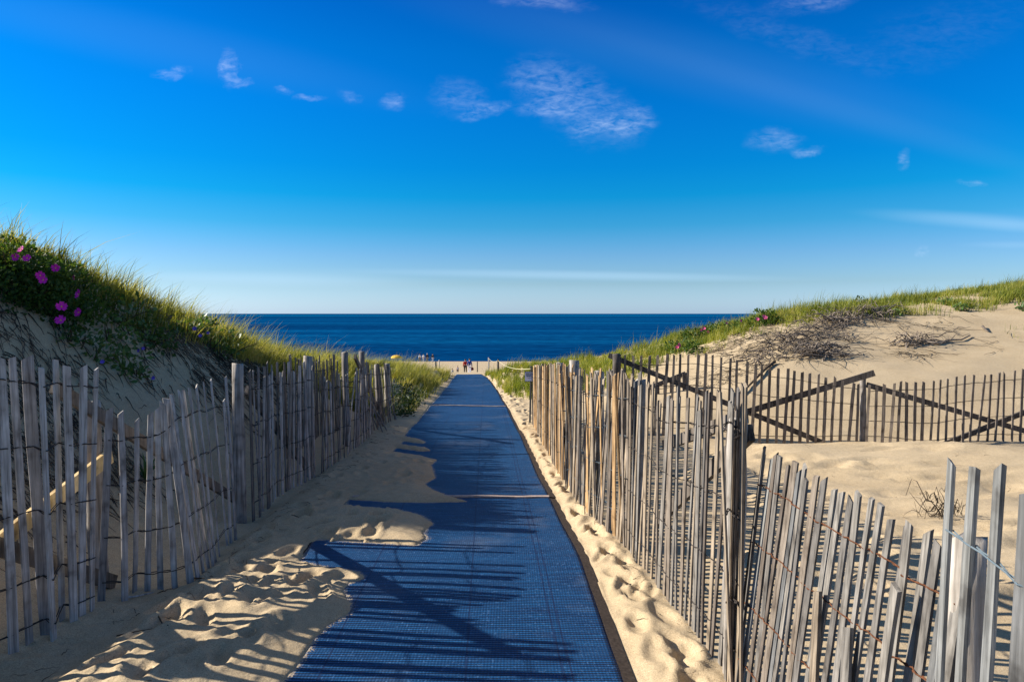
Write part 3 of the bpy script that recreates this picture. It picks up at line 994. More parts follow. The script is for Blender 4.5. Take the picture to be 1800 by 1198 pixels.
# fallen slats lying against it
fl_root = thing("loose_slat", "loose grey slats slipped from the collapsed left fence end onto the sand", "slat", end_l[16][0])
for s in end_l[16:]:
    V_, F_ = picket_mesh(s[0], s[1], .04, .012, (0, 1, 0)); link("slat", new_mesh("slat", V_, F_), s[2], fl_root, s[0])

# --- right fences
RF = [(-.5, 1.10), (.9, 1.07), (2.0, 1.05), (3.2, 1.0), (3.8, .966), (4.5, .89), (5.17, .82), (5.64, .73), (6.9, .604), (7.9, .56), (10, .47), (12.8, .385)]
# nearest, tall boards
nr = []
for px, pyt, Y in ((1675, 812, 1.66), (1713, 822, 1.55), (1757, 823, 1.46), (1803, 868, 1.36)):
    tp = U(px, pyt, Y); x = tp[0] - .03
    b = np.array((x, Y, float(surf(x, Y)))); nr.append((b, tp, sl))
y = 1.26
while y > .2:
    x = fline(y, RF) + .02; b = np.array((x, y, float(surf(x, y))))
    nr.append((b, np.array((x + .03, y, 1.14 + rp.uniform(-.04, .03))), rp.choice([sl, g]))); y -= .1
pn = U(1701, 946, 1.74); pnb = np.array((pn[0], 1.74, float(surf(pn[0], 1.74))))
fence("tall smooth blue-grey pickets at the right edge, rising above the leaning pickets", nr, [.2, .5, .86], {.2: M["rust"], .5: M["steel"], .86: M["steel"]}, GR,
      posts=[(pnb, pn, .045)], w=.034, t=.0095, wr=.0026)
# leaning near section
ln = []; y = 1.74
topsL = [(1330, 785), (1345, 790), (1362, 812), (1379, 815), (1394, 833), (1410, 850), (1440, 845), (1453, 850), (1490, 868), (1520, 880), (1545, 895), (1580, 910), (1625, 920), (1655, 928)]
tA = np.array(topsL)
while y < 3.05:
    x = fline(y, RF)
    b = np.array((x + rp.uniform(-.012, .012), y, float(surf(x, y))))
    tz = CAMZ - .605 + rp.uniform(-.025, .022)
    ln.append((b, np.array((x + .11 + rp.gauss(0, .006), y - .02 + rp.gauss(0, .007), tz)), rp.choice([g, g, br, sl, g]))); y += .054 + rp.uniform(-.014, .014)
for k in range(3):
    y = rp.uniform(1.95, 2.9); x = fline(y, RF) - .02
    b = np.array((x, y, float(surf(x, y)))); ln.append((b, b + np.array((.10 + rp.gauss(0, .05), rp.gauss(0, .06), rp.uniform(.55, .85))), rp.choice([t2, g])))
ln_s = sorted(ln[:-3], key=lambda s: s[0][1])
pr1 = U(1290, 737, 3.12); pr1b = np.array((1.035, 3.12, float(surf(1.035, 3.12)))); pr1[0] = 1.035
fence("outward leaning grey picket fence in the right foreground, bound with rusty twisted wire", ln_s + ln[-3:][:0], [.12, .36, .62, .86], M["rust"], GR,
      w=.033, wr=.0028, t=.0085)
lr = thing("loose_slat", "short broken slats propped low against the leaning fence in the right foreground", "slat", ln[-3][0])
for s in ln[-3:]:
    V_, F_ = picket_mesh(s[0] - np.array((0, 0, .1)), s[1], .046, .012, (0, 1, 0)); link("slat", new_mesh("slat", V_, F_), s[2], lr, s[0])
# middle, open section
midt = [(1139, 675), (1154, 705), (1160, 700), (1166, 699), (1183, 705), (1194, 682), (1196, 696), (1209, 697), (1220, 697), (1227, 717), (1235, 688), (1253, 689), (1262, 706), (1268, 688), (1283, 707), (1293, 754), (1305, 677)]
mid = []; ymid = 3.02
while ymid < 4.95:
    x = fline(ymid, RF)
    b = np.array((x, ymid, float(surf(x, ymid))))
    px = 900 + 1200 * x / ymid
    ta = min(midt, key=lambda q: abs(q[0] - px))
    tp = U(ta[0], ta[1], ymid); tp = np.array((x + .03 + rp.gauss(0, .02), ymid + rp.gauss(0, .035), tp[2] + rp.uniform(-.03, .02)))
    mid.append((b, tp, rp.choice([g, g, t2, br]))); ymid += .078 + rp.uniform(-.022, .022)
pr2 = U(1125, 668, 5.0); pr2b = np.array((pr2[0], 5.0, float(surf(pr2[0], 5.0))))
fence("open grey picket fence right of the mat, sand striped with shadows behind it", mid, [.12, .36, .62, .88], M["wire"], GR,
      posts=[(pr1b, pr1, .046), (pr2b, pr2, .042)],
      boards=[(np.array((1.11, 3.15, CAMZ - .55)), np.array((1.05, 4.95, float(PL(4.9)) + .22)), .08, .028, M["dark"]),
              (np.array((1.10, 3.2, CAMZ - .48)), np.array((1.10, 4.9, CAMZ - .95)), .07, .028, M["dark"])], w=.036, t=.009)
# bundled tall slats at the big post
bun = []
for px, yt, xo in ((1268, 690, .0), (1284, 712, .02), (1298, 684, .045), (1306, 677, .06), (1291, 758, .02)):
    Y = 3.0 + rp.uniform(-.08, .1)
    tp = U(px, yt, Y); x = 1.0 + xo * .6
    b = np.array((x - .03, Y - .03, float(surf(x, Y)))); bun.append((b, tp, rp.choice([g, g, t2])))
fence("tight bundle of tall grey slats tied to the thick post in the right fence", bun, [.3, .6, .9], M["wire"], GR, w=.034, tang=(0, 1, 0))
# dense leaning section
den = run(4.95, 7.6, .044, lambda y: np.interp(y, (5, 5.4, 6.2, 7.6), (-.45, -.47, -.52, -.60)), [br, g, t2, g, br, tn], jt=.09, line=RF, lean=(.03, -.02), jlean=.042, jx=.035, jy=.02)
pr3 = U(1053, 652, 6.5); pr3b = np.array((pr3[0], 6.5, float(surf(pr3[0], 6.5))))
fence("crowded brown and grey right fence slats leaning every way, before the tan end section", den, [.16, .4, .64, .86], M["steel"], GR,
      posts=[(pr3b, pr3, .05)], w=.034, t=.009, wr=.0018)
# tan end section
tan = run(7.55, 12.75, .054, lambda y: np.interp(y, (7.5, 8.2, 9.4, 10.6, 12.8), (-.55, -.60, -.70, -.80, -.99)), [tn, tn, t2, tn, t2, br], jt=.03, line=RF, jlean=.012, jx=.02, jy=.015)[:99]
pr4 = U(1004, 634, 7.5); pr4[0] += .04; pr4b = np.array((pr4[0], 7.5, float(surf(pr4[0], 7.5))))
pr5 = U(977, 638, 9.3); pr5b = np.array((pr5[0] + .05, 9.3, float(surf(pr5[0], 9.3)))); pr5[0] += .05
pr6 = U(942, 642, 12.6); pr6b = np.array((pr6[0] + .03, 12.6, float(surf(pr6[0], 12.6)))); pr6[0] += .03
fence("golden tan close-set end section of the right fence beside the small white sign", tan, [.2, .5, .82], M["wire"], GR,
      posts=[(pr4b, pr4, .06), (pr5b, pr5, .05), (pr6b, pr6, .05)], w=.038)

# --- rear dark fence below the right dune
FB = [(1060, 11.5), (1082, 11.4), (1300, 11.0), (1517, 10.7), (1620, 10.5), (1800, 11.1), (1900, 11.5)]
TB = [(1060, 628), (1082, 624), (1100, 626), (1180, 622), (1240, 621), (1290, 630), (1340, 643), (1420, 655), (1500, 672), (1540, 676), (1580, 672), (1640, 669), (1700, 661), (1800, 650), (1900, 645)]


def rear(px0, px1, lean):
    out = []; px = px0
    while px < px1:
        Y = fline(px, FB); x = (px - 900) / 1200 * Y
        b = np.array((x, Y, float(surf(x, Y)))); tz = U(px, fline(px, TB), Y)[2] + rp.uniform(-.02, .02)
        tp = np.array((x + (lean + rp.gauss(0, .012)) * (tz - b[2]), Y + rp.gauss(0, .02), tz))
        out.append((b, tp, M["brown"])); px += 14.2 + rp.uniform(-1.2, 1.2)
    return out


rb = np.array((U(1084, 700, 11.45)[0], 11.45, 0)); rb[2] = float(surf(rb[0], rb[1])); rt = U(1084, 622, 11.45)
rb2 = np.array((U(1519, 700, 10.78)[0], 10.78, 0)); rb2[2] = float(surf(rb2[0], rb2[1])); rt2 = U(1517, 656, 10.78)


def Ub(px, py, back=.06):
    return U(px, py, fline(px, FB) + back)


fence("dark picket panel below the right dune, a board running down from its end post", rear(1098, 1512, .03), [.1, .36, .62, .88], M["wire"], GB,
      posts=[(rb, rt, .075, M["dark"]), (rb2, rt2, .05, M["post"])],
      boards=[(Ub(1070, 624), Ub(1445, 777), .085, .03, M["dark"]), (Ub(1305, 726, .1), Ub(1537, 655, .0), .095, .03, M["dark"])], w=.043, t=.012)
fence("dark picket fence below the right dune, right panel with two boards crossed in an X", rear(1528, 1880, .02), [.1, .36, .62, .88], M["wire"], GB,
      boards=[(Ub(1524, 676), Ub(1880, 780), .085, .03, M["dark"]), (Ub(1610, 800, .1), Ub(1880, 693, .1), .085, .03, M["dark"])], w=.043, t=.012)
# small far piece
sm = []
for k in range(6):
    px = 1146 + k * 11; p = U(px, 700, 14.0)
    b = np.array((p[0], 14.0, float(surf(p[0], 14.0)))); sm.append((b, U(px, 676 - k * 4, 14.0), M["brown"]))
q = U(1204, 700, 14.1); qb = np.array((q[0], 14.1, float(surf(q[0], 14.1))))
fence("small dark broken fence piece seen through pickets at the right dune foot", sm, [.4, .8], M["wire"], GB,
      posts=[(qb, U(1205, 655, 14.1), .06, M["dark"])], boards=[(U(1140, 682, 14.05), U(1205, 656, 14.05), .09, .03, M["dark"])], w=.05)


# ------------------------------------------------------------------ grass (nobody could count the blades)
def blades(name, P, H, W, lean, bend, mat, label, cat, tri=False):
    n = len(P)
    rg = np.random.default_rng(len(P))
    yaw = rg.uniform(0, 2 * math.pi, n)
    sx, sy = np.cos(yaw), np.sin(yaw)
    ld = np.stack([lean[0] + rg.normal(0, .55, n), lean[1] + rg.normal(0, .55, n)], 1)
    B = bend * rg.uniform(.4, 1.6, n)
    lv = (0, .35, .7, 1.0)
    VV = np.zeros((n, 7, 3))
    for k, f in enumerate(lv):
        cx = P[:, 0] + ld[:, 0] * H * (.12 * f + B * f * f)
        cy = P[:, 1] + ld[:, 1] * H * (.12 * f + B * f * f)
        cz = P[:, 2] - .03 * (k == 0) + H * (f - .35 * B * f * f)
        ww = W * (1 - .75 * f) * .5
        if k < 3:
            VV[:, 2 * k] = np.stack([cx - sx * ww, cy - sy * ww, cz], 1)
            VV[:, 2 * k + 1] = np.stack([cx + sx * ww, cy + sy * ww, cz], 1)
        else:
            VV[:, 6] = np.stack([cx, cy, cz], 1)
    o = (np.arange(n) * 7)[:, None]
    T = np.concatenate([o + np.array(t)[None] for t in ((0, 1, 3), (0, 3, 2), (2, 3, 5), (2, 5, 4), (4, 5, 6))])
    me = fast_mesh(name, VV.reshape(-1, 3), T)
    ob = link(name, me, mat)
    return tag(ob, label, cat, kind="stuff")


def scatter(x0, x1, y0, y1, n, mask, seed):
    """clumped points; mask(x, y) -> probability"""
    rg = np.random.default_rng(seed)
    x = rg.uniform(x0, x1, n); y = rg.uniform(y0, y1, n)
    p = mask(x, y)
    k = rg.random(n) < p
    x, y = x[k], y[k]
    # pull towards clump centres
    cxg = np.floor(x / .34); cyg = np.floor(y / .34)
    ox = (_hash(cxg.astype(np.int64), cyg.astype(np.int64), seed) * .34 + cxg * .34)
    oy = (_hash(cxg.astype(np.int64), cyg.astype(np.int64), seed + 9) * .34 + cyg * .34)
    f = rg.uniform(0, .62, len(x))
    x = x * (1 - f) + ox * f; y = y * (1 - f) + oy * f
    return x, y


def lmask(x, y):
    u = x + .0375 * y
    nz = fnoise(x * .8, y * .8, 61, 3)
    crest = np.interp(y, (0, 6, 7.2, 8, 9, 10, 11.5, 13, 14.5, 16), (-5.0, -5.0, -4.75, -4.25, -3.95, -3.65, -3.15, -2.6, -2.15, -1.85))
    p = sstep(.30, -.35, x - crest + .0 + nz * .55)
    edge = sstep(-1.50, -1.85, u + .12 * nz)
    return p * edge * np.clip(.42 + 2.3 * fnoise(x * 1.5, y * 1.5, 8, 2), .02, 1)


x, y = scatter(-10, -1.3, 6.0, 31.5, 330000, lmask, 101)
keep = (np.hypot(x + 0, y) < 14) | (np.random.default_rng(1).random(len(x)) < .75)
x, y = x[keep], y[keep]
z = surf(x, y)
rg = np.random.default_rng(2)
Hh = (rg.uniform(.16, .42, len(x)) + .46 * (rg.random(len(x)) < .18) * rg.random(len(x))) * (.75 + .6 * np.clip(fnoise(x * 1.3, y * 1.3, 33, 2), -.5, .8)) * np.interp(y, (7.5, 9, 12, 14, 16), (1.0, .9, .9, 1.0, 1.12)) * np.clip(1.0 - .15 * sstep(-2.6, -1.6, x + .0375 * y), .5, 1)
blades("dune_grass", np.stack([x, y, z], 1), Hh, rg.uniform(.006, .0145, len(x)), (.75, -.1), .42, M["grass"], "long sunlit grass bending on the left dune", "grass")
GRASS_L = len(x)

GRX = [-1.6, -.95, -.5, .3, 1.5, 3.0, 4.5, 5.5, 7.2, 9.5, 12.5, 16, 22, 30]
GRY = [29, 22.5, 20.2, 18.6, 16.2, 16.6, 17.0, 17.8, 17.9, 18.3, 19.0, 20.0, 21.6, 23]


def rmask(x, y):
    nz = fnoise(x * .7, y * .7, 91, 3)
    b = np.interp(x, GRX, GRY)
    p = sstep(-.5, .5, y - b + nz * .8)
    sparse = .10 * sstep(-3.2, -.6, y - b) * sstep(9, 11, x) * (nz > .15)
    u = x + .0375 * y
    path = sstep(0, .18, x - XR(y) - .12)
    return np.clip(p + sparse, 0, 1) * path * np.clip(.66 + 1.9 * fnoise(x * 1.2, y * 1.2, 28, 2), np.where(x < 3.2, .75, .05), 1)


def rdens(x, y):
    b = np.interp(x, GRX, GRY)
    return rmask(x, y) * sstep(9.0, 5.0, y - b - 2 * (x < 3))


x, y = scatter(-2.4, 27, 14, 33, 470000, rdens, 202)
z = surf(x, y)
rg = np.random.default_rng(3)
Hh = (rg.uniform(.14, .36, len(x)) + .28 * (rg.random(len(x)) < .15) * rg.random(len(x))) * (.75 + .7 * np.clip(fnoise(x * 1.1, y * 1.1, 34, 2), -.5, .8)) * np.where(x > 8, 1.15, 1.0)
blades("bank_grass", np.stack([x, y, z], 1), Hh, rg.uniform(.008, .019, len(x)), (.25, -.1), .3, M["grass2"], "bright green grass along the right bank and dune crest", "grass")
GRASS_R = len(x)


# ------------------------------------------------------------------ dead stems and roots on the slopes
def strands(name, P, D, L, r, mat, label, cat, curl=.35, zfun=None, lift=.012, seg=5):
    n = len(P)
    rg = np.random.default_rng(n + 5)
    ring = 3
    pts = np.zeros((n, seg, 3)); cur = P.copy(); d = D.copy()
    for k in range(seg):
        zz = zfun(cur[:, 0], cur[:, 1]) if zfun is not None else cur[:, 2]
        pts[:, k, 0] = cur[:, 0]; pts[:, k, 1] = cur[:, 1]
        pts[:, k, 2] = zz + lift * (1 + 2.5 * rg.random(n) * (k > 0))
        d = d + rg.normal(0, curl, (n, 2)); d /= np.linalg.norm(d, axis=1)[:, None] + 1e-9
        cur[:, 0] += d[:, 0] * L / (seg - 1); cur[:, 1] += d[:, 1] * L / (seg - 1)
    VV = np.zeros((n, seg, ring, 3))
    for k in range(seg):
        rr_ = r * (1 - .7 * k / (seg - 1))
        for q in range(ring):
            a = 2 * math.pi * q / ring
            VV[:, k, q] = pts[:, k] + np.stack([rr_ * math.cos(a) * .7, rr_ * math.cos(a) * .7, rr_ * math.sin(a)], 1)
    o = np.arange(n) * seg * ring
    FF = []
    for k in range(seg - 1):
        for q in range(ring):
            q2 = (q + 1) % ring
            FF.append(np.stack([o + k * ring + q, o + k * ring + q2, o + (k + 1) * ring + q2, o + (k + 1) * ring + q], 1))
    me = fast_mesh(name, VV.reshape(-1, 3), np.concatenate(FF))
    ob = link(name, me, mat)
    if label: tag(ob, label, cat, kind="stuff")
    return ob


rg = np.random.default_rng(17)
n0 = 14000
x = rg.uniform(-5.6, -2.5, n0); y = rg.uniform(3.2, 13.5, n0)
nz = fnoise(x * 1.1, y * 1.1, 71, 3)
k = rg.random(n0) < sstep(-.6, .25, nz) * sstep(-2.85, -3.5, x + .10 * np.maximum(y - 8, 0))
x, y = x[k], y[k]
strands("dead_stems", np.stack([x, y, y * 0], 1), np.stack([rg.normal(.8, .3, len(x)), rg.normal(-.45, .35, len(x))], 1), rg.uniform(.07, .32, len(x)), rg.uniform(.003, .008, len(x)),
        M["straw"], "dark dead stems and roots strewn down the shaded left sand slope", "dead stems", .13, surf)
n0 = 2300
x = rg.uniform(2.2, 13.5, n0); b = np.interp(x, GRX, GRY); y = b + rg.uniform(-3.0, .5, n0)
nz = fnoise(x * .9, y * .9, 55, 3)
k = rg.random(n0) < sstep(.12, .5, nz + .45 * np.exp(-((x - 6.0) / 1.2) ** 2)) * sstep(13.5, 9, x)
x, y = x[k], y[k]
strands("dead_stems", np.stack([x, y, y * 0], 1), np.stack([rg.normal(-.5, .5, len(x)), rg.normal(-.6, .4, len(x))], 1), rg.uniform(.2, .8, len(x)), rg.uniform(.003, .009, len(x)),
        M["straw"], "brown dead stems hanging over the sandy scarp of the right dune", "dead stems", .35, surf)


rg = np.random.default_rng(29)
n0 = 420
y = rg.uniform(2.3, 12, n0); sel = rg.random(n0)
x = np.where(sel < .4, np.interp(y, (3, 5, 12), (-2.35, -2.1, -2.25)) + np.abs(rg.normal(0, .22, n0)), np.where(sel < .6, np.interp(y, (2, 6, 12), (1.0, .7, .4)) + rg.normal(0, .1, n0), rg.uniform(1.5, 6, n0)))
strands("straw_litter", np.stack([x, y, y * 0], 1), rg.normal(0, 1, (n0, 2)), rg.uniform(.02, .12, n0), rg.uniform(.0012, .003, n0), M["straw"], "bits of straw and twig scattered on the sand along the fences", "litter", .25, surf, .004)


def tangle(name, label, spots, n, rad, thick, seed, cat="roots", mat=None, flat=.5, ln=(.5, 1.3)):
    rr_ = random.Random(seed)
    c = hit(*spots[0]); root = thing(name, label, cat, c)
    mb = MB()
    for i in range(n):
        sp = rr_.choice(spots); h = hit(*sp)
        p = np.array((h[0] + rr_.gauss(0, rad), h[1] + rr_.gauss(0, rad * .6), 0.))
        a = rr_.uniform(0, 6.28); pts = []; rs = []
        L = rr_.uniform(*ln); m = 7; z = rr_.uniform(.0, .16)
        r0 = thick * rr_.uniform(.3, 1)
        for k in range(m):
            pts.append((p[0], p[1], float(surf(p[0], p[1])) + z)); rs.append(r0 * (1 - .75 * k / (m - 1)))
            a += rr_.gauss(0, .55); p = p + np.array((math.cos(a), math.sin(a) * flat, 0)) * L / m
            z = max(-.02, z + rr_.gauss(0, .06))
        mb.tube(pts, rs, 5)
    mb.build("branch", mat or M["root"], root, c, True)
    return root


tangle("root_tangle", "large grey tangle of dead roots spilling down the right dune scarp", [(1400, 600), (1380, 610), (1360, 620), (1420, 590), (1345, 632), (1395, 615), (1375, 600), (1410, 605), (1340, 640), (1430, 585)], 140, .26, .018, 1)
tangle("root_tangle", "smaller grey root clump on the bare sand right of the large tangle", [(1425, 625), (1440, 620), (1455, 628)], 90, .14, .022, 2)
tangle("root_tangle", "dark brush caught under the grass lip at the top of the right scarp", [(1495, 560), (1480, 568), (1530, 555), (1550, 552), (1460, 570)], 200, .2, .022, 3)
tangle("root_tangle", "brush wisps on the scarp just left of the grass lip", [(1460, 590), (1475, 582), (1490, 600)], 45, .15, .014, 13)
tangle("root_tangle", "lone dark root clump lying on the smooth sand of the right dune", [(1590, 612), (1605, 608), (1620, 606), (1632, 602)], 60, .12, .020, 4)
# single branches
def branch(label, pix, r0, lift=.04, mat=None, name="dead_branch"):
    pts = []
    for px, py in pix:
        h = hit(px, py); pts.append(np.array((h[0], h[1], float(surf(h[0], h[1])) + lift)))
    root = pts[0]; mb = MB(); rs = [r0 * (1 - .6 * k / (len(pts) - 1)) for k in range(len(pts))]
    mb.tube(pts, rs, 7)
    o = mb.build(name, mat or M["root"], None, root, True)
    return tag(o, label, "branch")


branch("long thin branch trailing right from the lone root clump on the dune", [(1625, 606), (1650, 607), (1668, 602), (1690, 600), (1705, 593)], .035)
branch("weathered log sloping down the sand from the large root tangle to the fence", [(1362, 640), (1345, 655), (1328, 672), (1312, 688), (1295, 702)], .035, .05, M["twig"])
branch("short dark stick standing out of the smooth sand high on the right dune", [(1727, 578), (1733, 584), (1737, 586)], .03)


# ------------------------------------------------------------------ leafy plants
def leaf_cloud(mb_V, mb_F, centre, rad, n, size, rr_, long=1.6, up=.3):
    for i in range(n):
        while True:
            p = np.array((rr_.uniform(-1, 1), rr_.uniform(-1, 1), rr_.uniform(-1, 1)))
            q = np.linalg.norm(p)
            if q < 1 and rr_.random() < .25 + .75 * q: break
        c = centre + p * rad
        d = p / (q + 1e-6) + np.array((rr_.gauss(0, .6), rr_.gauss(0, .6), rr_.gauss(up, .5))); d /= np.linalg.norm(d)
        s_ = np.cross(d, np.array((rr_.gauss(0, 1), rr_.gauss(0, 1), rr_.gauss(0, 1)))); s_ /= np.linalg.norm(s_) + 1e-6
        nn = np.cross(d, s_)
        L = size * rr_.uniform(.6, 1.3); W = L / long
        b = len(mb_V)
        mb_V += [c, c + d * L * .5 + s_ * W * .5 + nn * W * .15, c + d * L, c + d * L * .5 - s_ * W * .5 + nn * W * .15]
        mb_F += [(b, b + 1, b + 2), (b, b + 2, b + 3)]


def flower(mb, c, r, nrm, rr_):
    nrm = np.asarray(nrm, float); nrm /= np.linalg.norm(nrm)
    e1 = np.cross(nrm, (.3, .2, 1)); e1 /= np.linalg.norm(e1); e2 = np.cross(nrm, e1)
    for k in range(5):
        a = 2 * math.pi * k / 5 + rr_.uniform(-.1, .1)
        d = math.cos(a) * e1 + math.sin(a) * e2; s_ = -math.sin(a) * e1 + math.cos(a) * e2
        V_ = [c, c + d * r * .45 + s_ * r * .38 + nrm * r * .15, c + d * r * .95 + s_ * r * .36 + nrm * r * .38, c + d * r * .9 + nrm * r * .28, c + d * r * .95 - s_ * r * .36 + nrm * r * .38, c + d * r * .45 - s_ * r * .38 + nrm * r * .15]
        mb.add(V_, [(0, 1, 2, 3), (0, 3, 4, 5)])


def bush(name, label, cat, blobs, leaf_mat, size, dens, flowers=(), fl_mat=None, fl_r=.04, seed=0, group=None, long=1.6, up=.3):
    """blobs: (px, py, radius, lift); flowers: (px, py) photo spots on it"""
    rr_ = random.Random(seed)
    cs = []
    for px, py, r, lift in blobs:
        h = hit(px, py); cs.append((h + np.array((0, 0, lift)), r, h))
    root = thing(name, label, cat, cs[0][2], group)
    Vv = []; Ff = []
    for c, r, h in cs:
        for q in range(5):
            cc = c + np.array((rr_.gauss(0, .45), rr_.gauss(0, .45), rr_.gauss(0, .3))) * r
            rq = r * rr_.uniform(.45, .75)
            leaf_cloud(Vv, Ff, cc, np.array((rq, rq, rq * .75)), int(dens * rq * rq * 4), size, rr_, long, up)
    me = fast_mesh("foliage", np.array(Vv), np.array(Ff)); link("foliage", me, leaf_mat, root)
    for c, r, h in cs:
        mb = MB()
        for q in range(4):
            e = c + np.array((rr_.gauss(0, .5), rr_.gauss(0, .5), rr_.gauss(.2, .3))) * r
            mid_ = (h + e) / 2 + np.array((rr_.gauss(0, .1), rr_.gauss(0, .1), .05)) * r
            mb.tube([h - np.array((0, 0, .05)), mid_, e], [.009, .006, .003], 5)
        mb.build("stem", M["stem"], root)
    for px, py in flowers:
        best = min(cs, key=lambda q: np.linalg.norm(np.array(proj(q[0])) - np.array((px, py))))
        Y = best[0][1] - best[1] * 1.2 - .28
        c = U(px, py, Y)
        fb = MB(); nm_ = np.array((rr_.gauss(.15, .3), -1 + rr_.gauss(0, .2), rr_.uniform(.1, .7)))
        flower(fb, c, fl_r * rr_.uniform(.85, 1.25), nm_, rr_)
        f = fb.build("flower", fl_mat, root, c)
        if fl_r > .03:
            cb = MB(); n_ = nm_ / np.linalg.norm(nm_)
            cb.tube([c - n_ * .001, c + n_ * .010], [fl_r * .2, fl_r * .15], 6)
            cb.build("flower_centre", M["yellow"], f, c)
    return root


def proj(p):
    x, y, z = p[0], p[1], p[2] - CAMZ
    f = y * CT - z * ST; u = y * ST + z * CT
    return 900 + 1200 * x / f, 599 - 1200 * u / f


bush("rose_bush", "big rose bush with magenta flowers at the left edge, on top of the dune", "rose bush",
     [(8, 500, .34, .10), (40, 498, .34, .08), (70, 504, .30, .06), (105, 508, .28, .05), (14, 470, .20, .22), (-40, 490, .40, .12), (135, 512, .2, .03), (20, 530, .26, .04), (60, 533, .26, .04)],
     M["rose_leaf"], .042, 1500, [(38, 439), (28, 452), (48, 454), (98, 471), (71, 484), (76, 492), (131, 489)], M["magenta"], .035, 21)
bush("rose_bush", "lower rose bush with a few magenta flowers hanging on the shaded left slope", "rose bush",
     [(105, 550, .30, .08), (140, 545, .24, .06), (80, 555, .24, .06), (120, 580, .22, .04), (150, 562, .2, .05)],
     M["rose_leaf"], .042, 1400, [(108, 539), (139, 549), (139, 517), (107, 563)], M["magenta"], .040, 22)
PG = "low leafy plants on the left slope"
bush("beach_pea", "dark leafy patch on the middle of the left slope, above the sagging fence", "plant", [(205, 570, .30, .05), (230, 590, .25, .04), (190, 600, .22, .04)], M["pea_leaf"], .06, 300, [], None, .02, 23, PG)
bush("beach_pea", "leafy plant low on the left slope just behind the nearest picket tops", "plant", [(215, 650, .22, .06), (240, 662, .18, .05), (195, 640, .16, .05)], M["pea_leaf"], .075, 300, [(180, 636), (270, 664)], M["violet"], .018, 24, PG, 2.4)
bush("beach_pea", "narrow green patch left of the leafy plant, halfway down the left slope", "plant", [(140, 612, .2, .05), (165, 628, .18, .05), (120, 600, .16, .04)], M["pea_leaf"], .07, 300, [], None, .02, 25, PG, 2.4)
bush("beach_pea", "leafy patch with small violet flowers below the sunlit grass of the left dune", "plant", [(270, 600, .26, .05), (300, 612, .25, .05), (255, 618, .2, .04)], M["pea_leaf"], .06, 300, [(252, 612), (244, 616)], M["violet"], .02, 26, PG)
bush("beach_pea", "long green patch with violet flowers at the right end of the left slope", "plant", [(340, 600, .3, .05), (370, 612, .3, .05), (400, 622, .3, .05), (330, 585, .25, .05)], M["pea_leaf"], .06, 300, [(342, 577), (366, 585), (352, 590)], M["violet"], .022, 27, PG)


def straps(name, label, px, py, n, H, seed, mat):
    rr_ = random.Random(seed); h = hit(px, py)
    root = thing(name, label, "plant", h)
    Vv = []; Ff = []
    for i in range(n):
        a = rr_.uniform(0, 6.28); L = H * rr_.uniform(.6, 1.1); bd = rr_.uniform(.3, .9); b = len(Vv)
        for k in range(5):
            f = k / 4; r_ = L * (.15 * f + bd * f * f * .7); w_ = .022 * (1 - f * .85) * math.sin(.5 + 2.2 * min(1, f + .1))
            c = h + np.array((math.cos(a) * r_, math.sin(a) * r_, L * (f - .55 * bd * f * f)))
            s_ = np.array((-math.sin(a), math.cos(a), 0)) * w_
            Vv += [c - s_, c + s_]
        for k in range(4):
            Ff.append((b + 2 * k, b + 2 * k + 1, b + 2 * k + 3, b + 2 * k + 2))
    me = fast_mesh("leaf_tuft", np.array(Vv), np.array(Ff)); link("leaf_tuft", me, mat, root)
    return root


straps("strap_leaf_plant", "small strap-leaved plant on the sand just behind the sagging left fence", 258, 850, 22, .34, 4, M["pea_leaf"])

bush("shrub", "dark rounded shrub at the end of the left fence, reaching the mat edge", "shrub",
     [(703, 736, .24, .16), (720, 727, .24, .18), (700, 718, .26, .28), (724, 712, .26, .2), (740, 703, .22, .14), (712, 700, .26, .3)], M["shrub_leaf"], .05, 700, [], None, .02, 31)

RG = "rose bushes along the right dune crest"
bush("rose_bush", "pink flowering rose bush on the right crest with blooms close together", "rose bush", [(1232, 597, .36, .15), (1250, 590, .36, .15), (1215, 603, .3, .1)], M["rose_leaf"], .075, 420, [(1237, 577), (1244, 583), (1232, 580)], M["pink"], .048, 32, RG)
bush("rose_bush", "rose bush with three scattered pink blooms in the middle of the right crest", "rose bush", [(1280, 583, .34, .12), (1300, 578, .36, .12), (1322, 576, .3, .1)], M["rose_leaf"], .075, 420, [(1277, 568), (1302, 564), (1331, 561)], M["pink"], .048, 33, RG)
bush("rose_bush", "rose bush with one bright pink bloom standing against the sea horizon", "rose bush", [(1345, 570, .32, .12), (1360, 568, .3, .1)], M["rose_leaf"], .075, 420, [(1342, 556), (1345, 558)], M["pink"], .048, 34, RG)
bush("rose_bush", "low rose bush with a pink bloom just above the dark picket tops", "rose bush", [(1195, 618, .3, .1), (1215, 622, .26, .1), (1175, 622, .26, .1)], M["rose_leaf"], .075, 420, [(1193, 606), (1190, 610)], M["pink"], .048, 35, RG)
bush("shrub", "dark green bush rising above the grass on the right dune crest", "shrub", [(1530, 543, .26, .06), (1548, 541, .24, .06), (1515, 547, .2, .04)], M["shrub_leaf"], .07, 520, [], None, .02, 36)
for k, (px, py, lb) in enumerate(((1570, 553, "small green plant on the bare sand just right of the grass lip"), (1690, 548, "low green plant near the top of the right dune, below the grass"), (1795, 547, "green plant at the right edge of the photo, high on the sand"),
                                   (1660, 535, "green sprig left of the low plant on the right dune"))):
    bush("dune_plant", lb, "plant", [(px, py, .2, .06), (px + 5, py, .16, .05)], M["pea_leaf"], .09, 260, [], None, .02, 40 + k, "low plants on the upper right dune")

